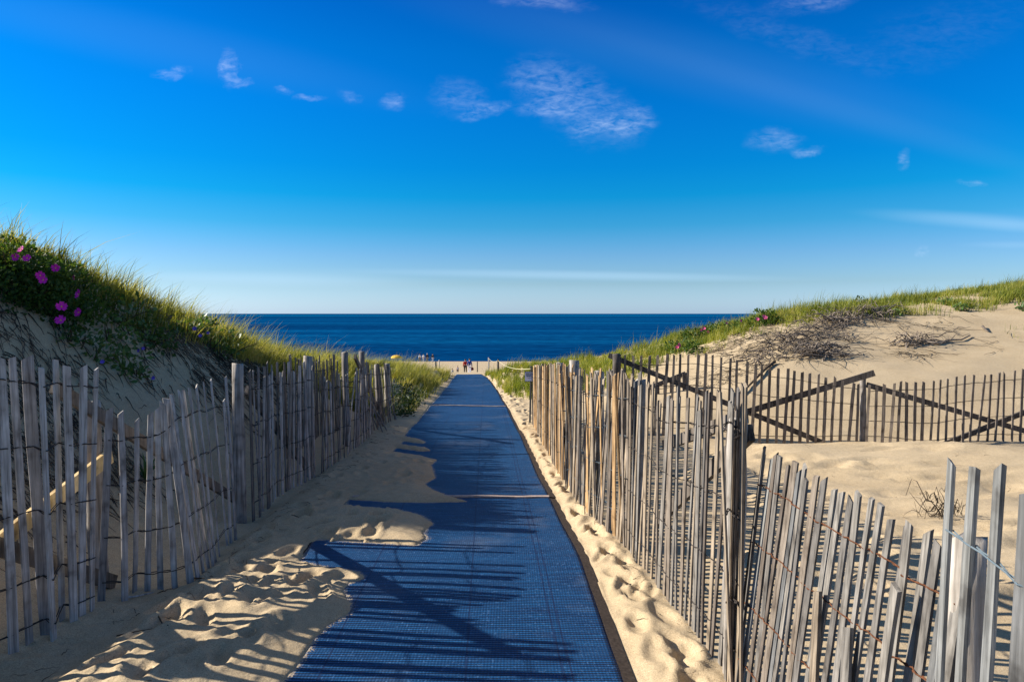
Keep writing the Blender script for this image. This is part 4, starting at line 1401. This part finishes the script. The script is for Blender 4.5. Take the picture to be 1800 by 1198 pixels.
# loose debris
tangle("dry_grass_clump", "small clump of dry straw on the sand behind the right foreground fence", [(1650, 912), (1655, 908)], 40, .06, .006, 9, "clump", M["straw"], .8, (.15, .35))
branch("thin white stick lying at the foot of the left fence", [(214, 1055), (240, 1052), (270, 1046)], .008, .012, M["silver"], "stick")
branch("thin brown twig on the shaded sand in the left foreground", [(205, 1130), (240, 1124), (268, 1115)], .004, .008, M["twig"], "twig")
branch("short bent twig on the sand in front of the sagging fence", [(275, 1090), (285, 1105), (296, 1118)], .005, .010, M["twig"], "twig")
branch("dark root sticking out of the sand at the foot of the sagging fence", [(335, 1025), (352, 1035), (360, 1046)], .006, .014, M["twig"], "twig")

# ------------------------------------------------------------------ rope line, sign
def stake(px, pb, pt, Y, r, mat, label):
    b = U(px, pb, Y); b[2] = min(b[2], gz(b[0], Y) + .05) - .2
    t_ = U(px, pt, Y); mb = MB()
    mb.tube([b, (b + t_) / 2 + np.array((.004, 0, 0)), t_ - np.array((0, 0, .02)), t_], [r, r, r * .95, r * .6], 8)
    o = mb.build("rope_stake", mat, None, b, True)
    tag(o, label, "stake", "stakes holding the rope beside the mat")
    return t_


s1_ = stake(766, 668, 635, 29, .035, M["ironpost"], "dark stake in the grass left of the mat end")
s2_ = stake(772, 650, 632, 36, .03, M["silver"], "thin pale stake just right of the dark stake, left of the mat end")
s3_ = stake(839, 656, 635, 42, .03, M["ironpost"], "thin dark stake right of the walking couple, on the sand")
s4_ = stake(859, 652, 628, 34, .035, M["silver"], "pale tall stake in the middle of the three right of the couple")
s5_ = stake(875.5, 662, 631, 28, .04, M["ironpost"], "dark stake in the bright grass right of the mat end")


def rope(a, b, sag, label):
    a = np.asarray(a); b = np.asarray(b); pts = []
    for k in range(13):
        f = k / 12; p = a * (1 - f) + b * f; pts.append(p - np.array((0, 0, sag * 4 * f * (1 - f))))
    mb = MB(); mb.tube(pts, .007, 5); o = mb.build("rope", M["rope"], None, pts[0], True); tag(o, label, "rope", "ropes along the dune edge")


sign_y = 12.9
sp_t = U(934, 644, sign_y)
rope(s5_ - np.array((0, 0, .05)), U(933, 648, sign_y), .12, "pale yellow rope running from the dark stake to the white sign post")
rope(s4_ - np.array((0, 0, .05)), s5_ - np.array((0, 0, .05)), .10, "short pale rope between two stakes right of the couple")
rope(s1_ - np.array((0, 0, .2)), U(690, 646, 22), .10, "pale rope over the grass left of the mat")

sb = U(931, 668, sign_y); sb[2] = gz(sb[0], sign_y)
sg = thing("notice_sign", "small white notice with dark border at the end of the tan fence", "sign", sb)
mb = MB(); mb.tube([sb - np.array((0, 0, .2)), np.array((sb[0] + .03, sign_y + .03, sp_t[2]))], .02, 6); mb.build("post", M["ironpost"], sg, sb)
c0 = U(929.5, 661.5, sign_y); wv = .155; hv = .20


def panel(name, w_, h_, dx, dz, dy, mat, t_=.006):
    m_ = MB(); p = c0 + np.array((dx, dy, dz))
    m_.box(p - np.array((0, 0, h_ / 2)), p + np.array((0, 0, h_ / 2)), w_, t_, (1, 0, 0)); return m_.build(name, mat, sg, p)


panel("frame", wv, hv, 0, 0, 0, M["signblack"], .012)
panel("board", wv - .010, hv - .028, 0, 0, -.008, M["signwhite"])
wr_ = MB()
for k, (dz, w_, h_) in enumerate(((.058, .12, .016), (.030, .10, .010), (.008, .085, .014), (-.018, .11, .006), (-.036, .03, .006))):
    if k == 0:
        p = c0 + np.array((0, -.013, dz)); wr_.box(p - np.array((0, 0, h_ / 2)), p + np.array((0, 0, h_ / 2)), w_, .003, (1, 0, 0)); continue
    x_ = -w_ / 2
    while x_ < w_ / 2:
        l_ = rp.uniform(.008, .022); p = c0 + np.array((x_ + l_ / 2, -.013, dz + rp.uniform(-.002, .002)))
        wr_.box(p - np.array((0, 0, h_ / 2)), p + np.array((0, 0, h_ / 2)), l_, .003, (1, 0, 0)); x_ += l_ + .005
wr_.build("lettering", M["signblack"], sg, c0)


# ------------------------------------------------------------------ people
def skin_obj(name, nodes, edges, mat, parent, origin, lv=2):
    me = bpy.data.meshes.new(name + "_cage")
    me.from_pydata([n[0] for n in nodes], edges, [])
    o = bpy.data.objects.new(name + "_cage", me); C.objects.link(o)
    sk = o.modifiers.new("skin", "SKIN"); sk.use_smooth_shade = True
    for i, n in enumerate(nodes):
        r = n[1]; me.skin_vertices[0].data[i].radius = (r, r) if not hasattr(r, "__len__") else r
        me.skin_vertices[0].data[i].use_root = (i == 0)
    ss = o.modifiers.new("sub", "SUBSURF"); ss.levels = lv; ss.render_levels = lv
    bpy.context.view_layer.update()
    dg = bpy.context.evaluated_depsgraph_get()
    m2 = bpy.data.meshes.new_from_object(o.evaluated_get(dg)); m2.name = name
    bpy.data.objects.remove(o); bpy.data.meshes.remove(me)
    smooth(m2)
    m2.materials.clear()
    ob = bpy.data.objects.new(name, m2); C.objects.link(ob); ob.parent = parent; m2.materials.append(mat)
    return ob


def person(label, loc, h, yaw, top, legs, hair, stride=.12, sleeves=True, short_legs=False, crouch=False, bag=None, group="people on the beach"):
    root = thing("person", label, "person", loc, group); root.rotation_euler = (0, 0, yaw)
    k = h / 1.7

    def J(x, y, z): return (x * k, y * k, z * k)
    if not crouch:
        hip = .90; dz = 0
        LF_ = [J(-.10, 0, .88), J(-.11, stride, .48), J(-.11, stride * .9 - .06, .09), J(-.115, stride * .9 + .08, .03)]
        RF_ = [J(.10, 0, .88), J(.11, -stride * .3, .47), J(.11, -stride * 1.5, .10), J(.115, -stride * 1.5 + .13, .03)]
    else:
        hip = .28; dz = -.62
        LF_ = [J(-.10, 0, .26), J(-.13, .33, .50), J(-.12, .28, .09), J(-.12, .40, .03)]
        RF_ = [J(.10, 0, .26), J(.14, .32, .49), J(.13, .30, .09), J(.13, .42, .03)]
    b = dz
    nodes = [(J(0, 0, .94 + b), (.135 * k, .10 * k)), (J(0, -.01, 1.12 + b), (.125 * k, .09 * k)), (J(0, 0, 1.32 + b), (.15 * k, .10 * k)), (J(0, 0, 1.44 + b), (.07 * k, .06 * k)),
             (J(0, .015, 1.50 + b), .052 * k), (J(0, .03, 1.58 + b), (.078 * k, .092 * k)), (J(0, .02, 1.66 + b), (.065 * k, .075 * k))]
    edges = [(0, 1), (1, 2), (2, 3), (3, 4), (4, 5), (5, 6)]
    arms = []
    for sgn, LG in ((-1, LF_), (1, RF_)):
        s0 = len(nodes)
        for q, r in zip(LG, (.088, .062, .042, .035)): nodes.append((q, r * k))
        edges += [(0, s0), (s0, s0 + 1), (s0 + 1, s0 + 2), (s0 + 2, s0 + 3)]
        a0 = len(nodes)
        sw = .07 * sgn
        for q, r in ((J(.17 * sgn, 0, 1.38 + b), .058), (J(.22 * sgn, -.02 + sw * .6, 1.12 + b), .044), (J(.24 * sgn, .08 + sw, .90 + b), .034), (J(.235 * sgn, .11 + sw, .82 + b), .030)):
            nodes.append((q, r * k))
        edges += [(2, a0), (a0, a0 + 1), (a0 + 1, a0 + 2), (a0 + 2, a0 + 3)]
        arms.append(a0 + 3)
    for wi in arms:                                   # five short bent fingers on each palm, the thumb on its side
        wx, wy, wz = (v / k for v in nodes[wi][0])
        for q, (fy, fl, tx) in enumerate(((.030, .070, 0), (.010, .085, 0), (-.010, .080, 0), (-.028, .062, 0), (.045, .050, 1))):
            i0_ = len(nodes); sg_ = 1 if wx > 0 else -1
            nodes.append((J(wx - sg_ * .008, wy + fy, wz - (.035 if not tx else .012)), .010 * k))
            nodes.append((J(wx - sg_ * .022, wy + fy * 1.1 + .01 * tx, wz - .03 - fl * .75), .0085 * k))
            edges += [(wi, i0_), (i0_, i0_ + 1)]
    body = skin_obj("body", nodes, edges, M["skin"], root, loc)
    # fingers: short chains past the wrists are merged in the hand at this size
    # clothes follow the same joints, a little larger
    def grow_(idx, ex_):
        return [(nodes[i][0], tuple(v + ex_ * k for v in nodes[i][1]) if hasattr(nodes[i][1], "__len__") else nodes[i][1] + ex_ * k) for i in idx]
    L0, A0, R0, A1 = 7, 11, 15, 19
    if sleeves: ti = [0, 1, 2, A0, A0 + 1, A0 + 2, A1, A1 + 1, A1 + 2]; te = [(0, 1), (1, 2), (2, 3), (3, 4), (4, 5), (2, 6), (6, 7), (7, 8)]
    else: ti = [0, 1, 2, A0, A1]; te = [(0, 1), (1, 2), (2, 3), (2, 4)]
    skin_obj("shirt", grow_(ti, .016), te, top, root, loc)
    if short_legs: li = [0, L0, L0 + 1, R0, R0 + 1]; le = [(0, 1), (1, 2), (0, 3), (3, 4)]
    else: li = [0, L0, L0 + 1, L0 + 2, R0, R0 + 1, R0 + 2]; le = [(0, 1), (1, 2), (2, 3), (0, 4), (4, 5), (5, 6)]
    skin_obj("trousers", grow_(li, .014), le, legs, root, loc)
    # hair cap
    hb = MB(); c = np.array(J(0, .012, 1.625 + b)); r = .108 * k
    Vh = []; Fh = []
    for i in range(6):
        ph_ = math.pi * .62 * i / 5
        for j in range(10):
            t_ = 2 * math.pi * j / 10
            Vh.append(c + r * np.array((math.sin(ph_) * math.cos(t_), math.sin(ph_) * math.sin(t_), math.cos(ph_))))
    for i in range(5):
        for j in range(10):
            Fh.append((i * 10 + j, i * 10 + (j + 1) % 10, (i + 1) * 10 + (j + 1) % 10, (i + 1) * 10 + j))
    me = new_mesh("hair", Vh, Fh); smooth(me); ob = bpy.data.objects.new("hair", me); C.objects.link(ob); ob.parent = root; me.materials.append(hair)
    # simple face: nose and ears on the head
    fb = MB()
    fb.tube([J(0, .125, 1.60 + b), J(0, .145, 1.575 + b)], [.010 * k, .016 * k], 5)
    for s in (-1, 1): fb.tube([J(.088 * s, .03, 1.60 + b), J(.095 * s, .02, 1.56 + b)], [.018 * k, .012 * k], 5)
    me = new_mesh("face_features", fb.V, fb.F); ob = bpy.data.objects.new("face_features", me); C.objects.link(ob); ob.parent = root; me.materials.append(M["skin"])
    return root


def at(px, py, Y):
    p = U(px, py, Y); return np.array((p[0], Y, float(surf(p[0], Y))))


person("person in a red jacket and black trousers walking to the beach", at(818, 656, 77), 1.66, .05, M["red"], M["black"], M["hair"], .10)
pb_ = at(825.5, 656, 76); person("person in a blue jacket and pale trousers walking beside the red jacket", pb_, 1.74, -.08, M["blue"], M["pale"], M["hair"], .10)
bg = thing("carried_bag", "dark maroon bag hanging from the hand of the person in blue", "bag", pb_ + np.array((.27, .14, .42)))
mb = MB(); bc = pb_ + np.array((.28, .16, .58))
Vb = []; Fb = []
for i in range(7):
    f = i / 6; zz_ = -.17 + .34 * f; wx = .17 * math.sqrt(max(.08, 1 - (abs(f - .45) * 1.7) ** 2)); wy = wx * .5
    for j in range(10):
        a = 2 * math.pi * j / 10; Vb.append(bc + np.array((wx * math.cos(a), wy * math.sin(a), zz_)))
for i in range(6):
    for j in range(10): Fb.append((i * 10 + j, i * 10 + (j + 1) % 10, i * 10 + 10 + (j + 1) % 10, i * 10 + 10 + j))
Fb.append(tuple(range(9, -1, -1))); Fb.append(tuple(60 + j for j in range(10)))
mb.add(Vb, Fb); mb.build("bag_body", M["maroon"], bg, bc, True)
mb = MB(); mb.tube([bc + np.array((-.1, 0, .15)), bc + np.array((-.05, -.02, .27)), bc + np.array((.05, -.02, .27)), bc + np.array((.1, 0, .15))], .012, 6); mb.build("bag_handle", M["maroon"], bg, bc, True)
person("child in a white top and dark shorts standing left of the couple", at(804.5, 656.5, 74), .92, .1, M["white"], M["navy"], M["hair2"], .04, False, True)
person("small child in pale grey clothes crouching on the sand beside the grass", at(795.5, 656, 73), 1.0, .9, M["greycloth"], M["greycloth"], M["hair2"], 0, True, False, True)
person("person in white shirt and khaki trousers, leftmost of the far four at the water", at(738, 634, 138), 1.66, .3, M["white"], M["khaki"], M["hair2"], .08)
person("person in white shirt and pale trousers, second of the far four at the water", at(744.3, 634, 139), 1.6, -.2, M["white"], M["greycloth"], M["hair2"], .05)
person("person in black top and khaki trousers, third of the far four at the water", at(751, 635, 138), 1.78, .0, M["black"], M["khaki"], M["greycloth"], .08)
person("person in black top and white trousers, rightmost of the far four at the water", at(760.5, 635, 138), 1.7, -.3, M["black"], M["white"], M["hair"], .10)

# beach umbrella behind the left grass
ub = at(697, 640, 118)
um = thing("beach_umbrella", "yellow beach umbrella showing above the grass on the left", "umbrella", ub)
utop = U(697, 623.5, 118)
mb = MB(); mb.tube([ub - np.array((0, 0, .2)), utop], .03, 6); mb.build("pole", M["silver"], um, ub)
Vb = []; Fb = []
for i in range(6):
    f = i / 5; r_ = 1.0 * math.sin(f * math.pi / 2); zz_ = -.52 * (1 - math.cos(f * math.pi / 2)) - .02
    for j in range(16):
        a = 2 * math.pi * j / 16; rr2 = r_ * (1 if j % 2 == 0 else .94)
        Vb.append(utop + np.array((rr2 * math.cos(a), rr2 * math.sin(a), zz_)))
for i in range(5):
    for j in range(16): Fb.append((i * 16 + j, i * 16 + (j + 1) % 16, i * 16 + 16 + (j + 1) % 16, i * 16 + 16 + j))
mb = MB(); mb.add(Vb, Fb); mb.build("canopy", M["parasol"], um, utop, True)

# ------------------------------------------------------------------ sun and sky
SUN_AZ = (-1.0, .12)
EL = math.radians(28)
sd_ = bpy.data.lights.new("sun", "SUN"); sd_.energy = 4.8; sd_.angle = math.radians(.5); sd_.color = (1.0, .93, .82)
so = bpy.data.objects.new("sun", sd_); C.objects.link(so)
az = np.array(SUN_AZ) / np.linalg.norm(SUN_AZ)
dirv = Vector((-az[0] * math.cos(EL), -az[1] * math.cos(EL), -math.sin(EL)))
so.rotation_euler = dirv.to_track_quat("-Z", "Y").to_euler()
so.location = (-20, 5, 15)

w = bpy.data.worlds.new("World"); scene.world = w; w.use_nodes = True
nt = w.node_tree; L = nt.links.new
bgn = nt.nodes["Background"]; bgn.inputs["Strength"].default_value = .10
sky = N(nt, "ShaderNodeTexSky", sky_type="NISHITA"); sky.sun_disc = False
sky.sun_elevation = EL; sky.sun_rotation = math.atan2(az[0], az[1])
sky.altitude = 0; sky.air_density = 1.0; sky.dust_density = .6; sky.ozone_density = 2.0
tc = N(nt, "ShaderNodeTexCoord"); sp = N(nt, "ShaderNodeSeparateXYZ"); L(tc.outputs["Generated"], sp.inputs[0])


def mth(op, a, b=None, c=None, clamp=False):
    n = N(nt, "ShaderNodeMath", operation=op); n.use_clamp = clamp
    for i, v in enumerate((a, b, c)):
        if v is None: continue
        if hasattr(v, "links"): L(v, n.inputs[i])
        else: n.inputs[i].default_value = v
    return n.outputs[0]


# deep polarised blue of the day: grade by height above the horizon
elev = mth("MULTIPLY", sp.outputs["Z"], 2.0, clamp=True)
tint = ramp(nt, [(0, (.57, .82, 1.42)), (.085, (.37, .55, .83)), (.168, (.25, .485, .78)), (.25, (.085, .45, .72)), (.33, (.012, .43, .73)), (.41, (.004, .40, .77)), (.56, (.002, .378, .83)), (.70, (.001, .355, .81)), (.84, (.001, .28, .76)), (1.0, (.50, .54, .60))])
L(elev, tint.inputs["Fac"])
mxs = N(nt, "ShaderNodeMix", data_type="RGBA", blend_type="MULTIPLY"); mxs.inputs[0].default_value = 1; mxs.clamp_result = False
L(sky.outputs[0], mxs.inputs[6]); L(tint.outputs["Color"], mxs.inputs[7])
# thin cirrus, placed by direction
yy = mth("MAXIMUM", sp.outputs["Y"], .05)
ca = mth("DIVIDE", sp.outputs["X"], yy); cb = mth("DIVIDE", sp.outputs["Z"], yy)
cv = N(nt, "ShaderNodeCombineXYZ"); L(ca, cv.inputs[0]); L(cb, cv.inputs[1])
mpn = N(nt, "ShaderNodeMapping"); mpn.inputs["Scale"].default_value = (20, 60, 1); mpn.inputs["Rotation"].default_value = (0, 0, -.12)
L(cv.outputs[0], mpn.inputs["Vector"])
cn = N(nt, "ShaderNodeTexNoise", i_Scale=1.0, i_Detail=10.0, i_Roughness=.66, i_Distortion=.35); L(mpn.outputs[0], cn.inputs["Vector"])
mpn2 = N(nt, "ShaderNodeMapping"); mpn2.inputs["Scale"].default_value = (55, 130, 1); mpn2.inputs["Rotation"].default_value = (0, 0, .15)
L(cv.outputs[0], mpn2.inputs["Vector"])
cn2 = N(nt, "ShaderNodeTexNoise", i_Scale=1.0, i_Detail=8.0, i_Roughness=.6, i_Distortion=.6); L(mpn2.outputs[0], cn2.inputs["Vector"])
cmix = mth("MULTIPLY_ADD", cn2.outputs["Fac"], .5, mth("MULTIPLY", cn.outputs["Fac"], .5))
cr1 = N(nt, "ShaderNodeMapRange", interpolation_type="SMOOTHSTEP"); cr1.inputs["From Min"].default_value = .35; cr1.inputs["From Max"].default_value = .76; L(cmix, cr1.inputs["Value"])


def dir_ab(px, py):
    d = ray(px, py); return d[0] / d[1], d[2] / d[1]


total = None
veil = None


wn = N(nt, "ShaderNodeTexNoise", i_Scale=14.0, i_Detail=6.0, i_Roughness=.6); L(cv.outputs[0], wn.inputs["Vector"])
wsub = N(nt, "ShaderNodeVectorMath", operation="SUBTRACT"); L(wn.outputs["Color"], wsub.inputs[0]); wsub.inputs[1].default_value = (.5, .5, .5)
wmul = N(nt, "ShaderNodeVectorMath", operation="MULTIPLY"); L(wsub.outputs[0], wmul.inputs[0]); wmul.inputs[1].default_value = (.085, .035, 0)
cvd = N(nt, "ShaderNodeVectorMath", operation="ADD"); L(cv.outputs[0], cvd.inputs[0]); L(wmul.outputs[0], cvd.inputs[1])


def cloud(px, py, rx, ry, rot, gain, noise=True):
    global total, veil
    a, b = dir_ab(px, py)
    mp = N(nt, "ShaderNodeMapping", vector_type="TEXTURE")
    mp.inputs["Location"].default_value = (a, b, 0); mp.inputs["Rotation"].default_value = (0, 0, math.radians(rot)); mp.inputs["Scale"].default_value = (rx / 1200, ry / 1200, 1)
    L((cvd if noise else cv).outputs[0], mp.inputs["Vector"])
    ln_ = N(nt, "ShaderNodeVectorMath", operation="LENGTH"); L(mp.outputs[0], ln_.inputs[0])
    mr = N(nt, "ShaderNodeMapRange", interpolation_type="SMOOTHSTEP"); mr.inputs["From Min"].default_value = 1.25; mr.inputs["From Max"].default_value = .1
    mr.inputs["To Min"].default_value = 0; mr.inputs["To Max"].default_value = gain
    L(ln_.outputs["Value"], mr.inputs["Value"])
    o = mr.outputs[0]
    if noise: o = mth("MULTIPLY", o, cr1.outputs[0])
    if noise: total = o if total is None else mth("ADD", total, o)
    else: veil = o if veil is None else mth("ADD", veil, o)


for c in ((1010, 180, 120, 62, -24, .55), (960, 150, 75, 45, -30, .30), (955, 196, 60, 16, 0, .5), (1075, 218, 70, 17, 8, .75), (1110, 195, 45, 22, -20, .4),
          (850, 196, 42, 14, 8, .8), (805, 170, 55, 34, -20, .4), (690, 178, 28, 16, 0, .6), (400, 122, 14, 34, 12, .9), (418, 145, 22, 7, 0, .7), (318, 130, 22, 12, 20, .8), (285, 133, 26, 8, -8, .6),
          (540, 170, 26, 5, 0, .7), (500, 160, 18, 5, -5, .6), (608, 170, 22, 12, -15, .4), (1360, 250, 48, 20, 0, .6), (1418, 268, 34, 10, 4, .8), (1590, 280, 20, 14, 30, .6), (1698, 318, 22, 6, -8, .6), (1625, 442, 18, 9, 20, .9),
          (940, 0, 90, 18, -8, .6), (1440, 0, 100, 22, 8, .4), (1380, 60, 190, 26, -18, .13), (1650, 60, 180, 60, 15, .07)):
    cloud(*c)
for c in ((1500, 200, 560, 26, -17, .02), (1250, 120, 620, 60, -14, .025), (250, 70, 520, 50, -12, .025), (1040, 484, 360, 9, -1, .30), (450, 491, 300, 14, -1, .34), (640, 478, 280, 8, 0, .06), (1720, 388, 200, 15, -4, .22), (1790, 398, 90, 12, -4, .08), (1790, 430, 100, 7, 0, .12), (700, 510, 520, 16, 0, .06)):
    cloud(*c, noise=False)
vl = mth("MINIMUM", veil, 1.0)
mxv = N(nt, "ShaderNodeMix", data_type="RGBA"); mxv.clamp_result = False
L(vl, mxv.inputs[0]); L(mxs.outputs[2], mxv.inputs[6]); mxv.inputs[7].default_value = (2.9, 4.3, 5.6, 1)
tot = mth("MULTIPLY", mth("MINIMUM", total, 1.0), .42)
mxc = N(nt, "ShaderNodeMix", data_type="RGBA"); mxc.clamp_result = False
L(tot, mxc.inputs[0]); L(mxv.outputs[2], mxc.inputs[6]); mxc.inputs[7].default_value = (4.2, 5.0, 6.4, 1)
L(mxc.outputs[2], bgn.inputs["Color"])

# ------------------------------------------------------------------ picture
vs = scene.view_settings
scene.display_settings.display_device = "sRGB"
vs.view_transform = "Standard"; vs.look = "None"; vs.exposure = 1.0; vs.gamma = 1.0; vs.use_curve_mapping = False
scene.render.engine = "CYCLES"
scene.cycles.max_bounces = 6
scene.cycles.diffuse_bounces = 3
scene.cycles.transparent_max_bounces = 4
for o in list(bpy.data.objects):
    if "_w" in o: del o["_w"]
print("grass blades", GRASS_L, GRASS_R, "sand verts", nx * ny)
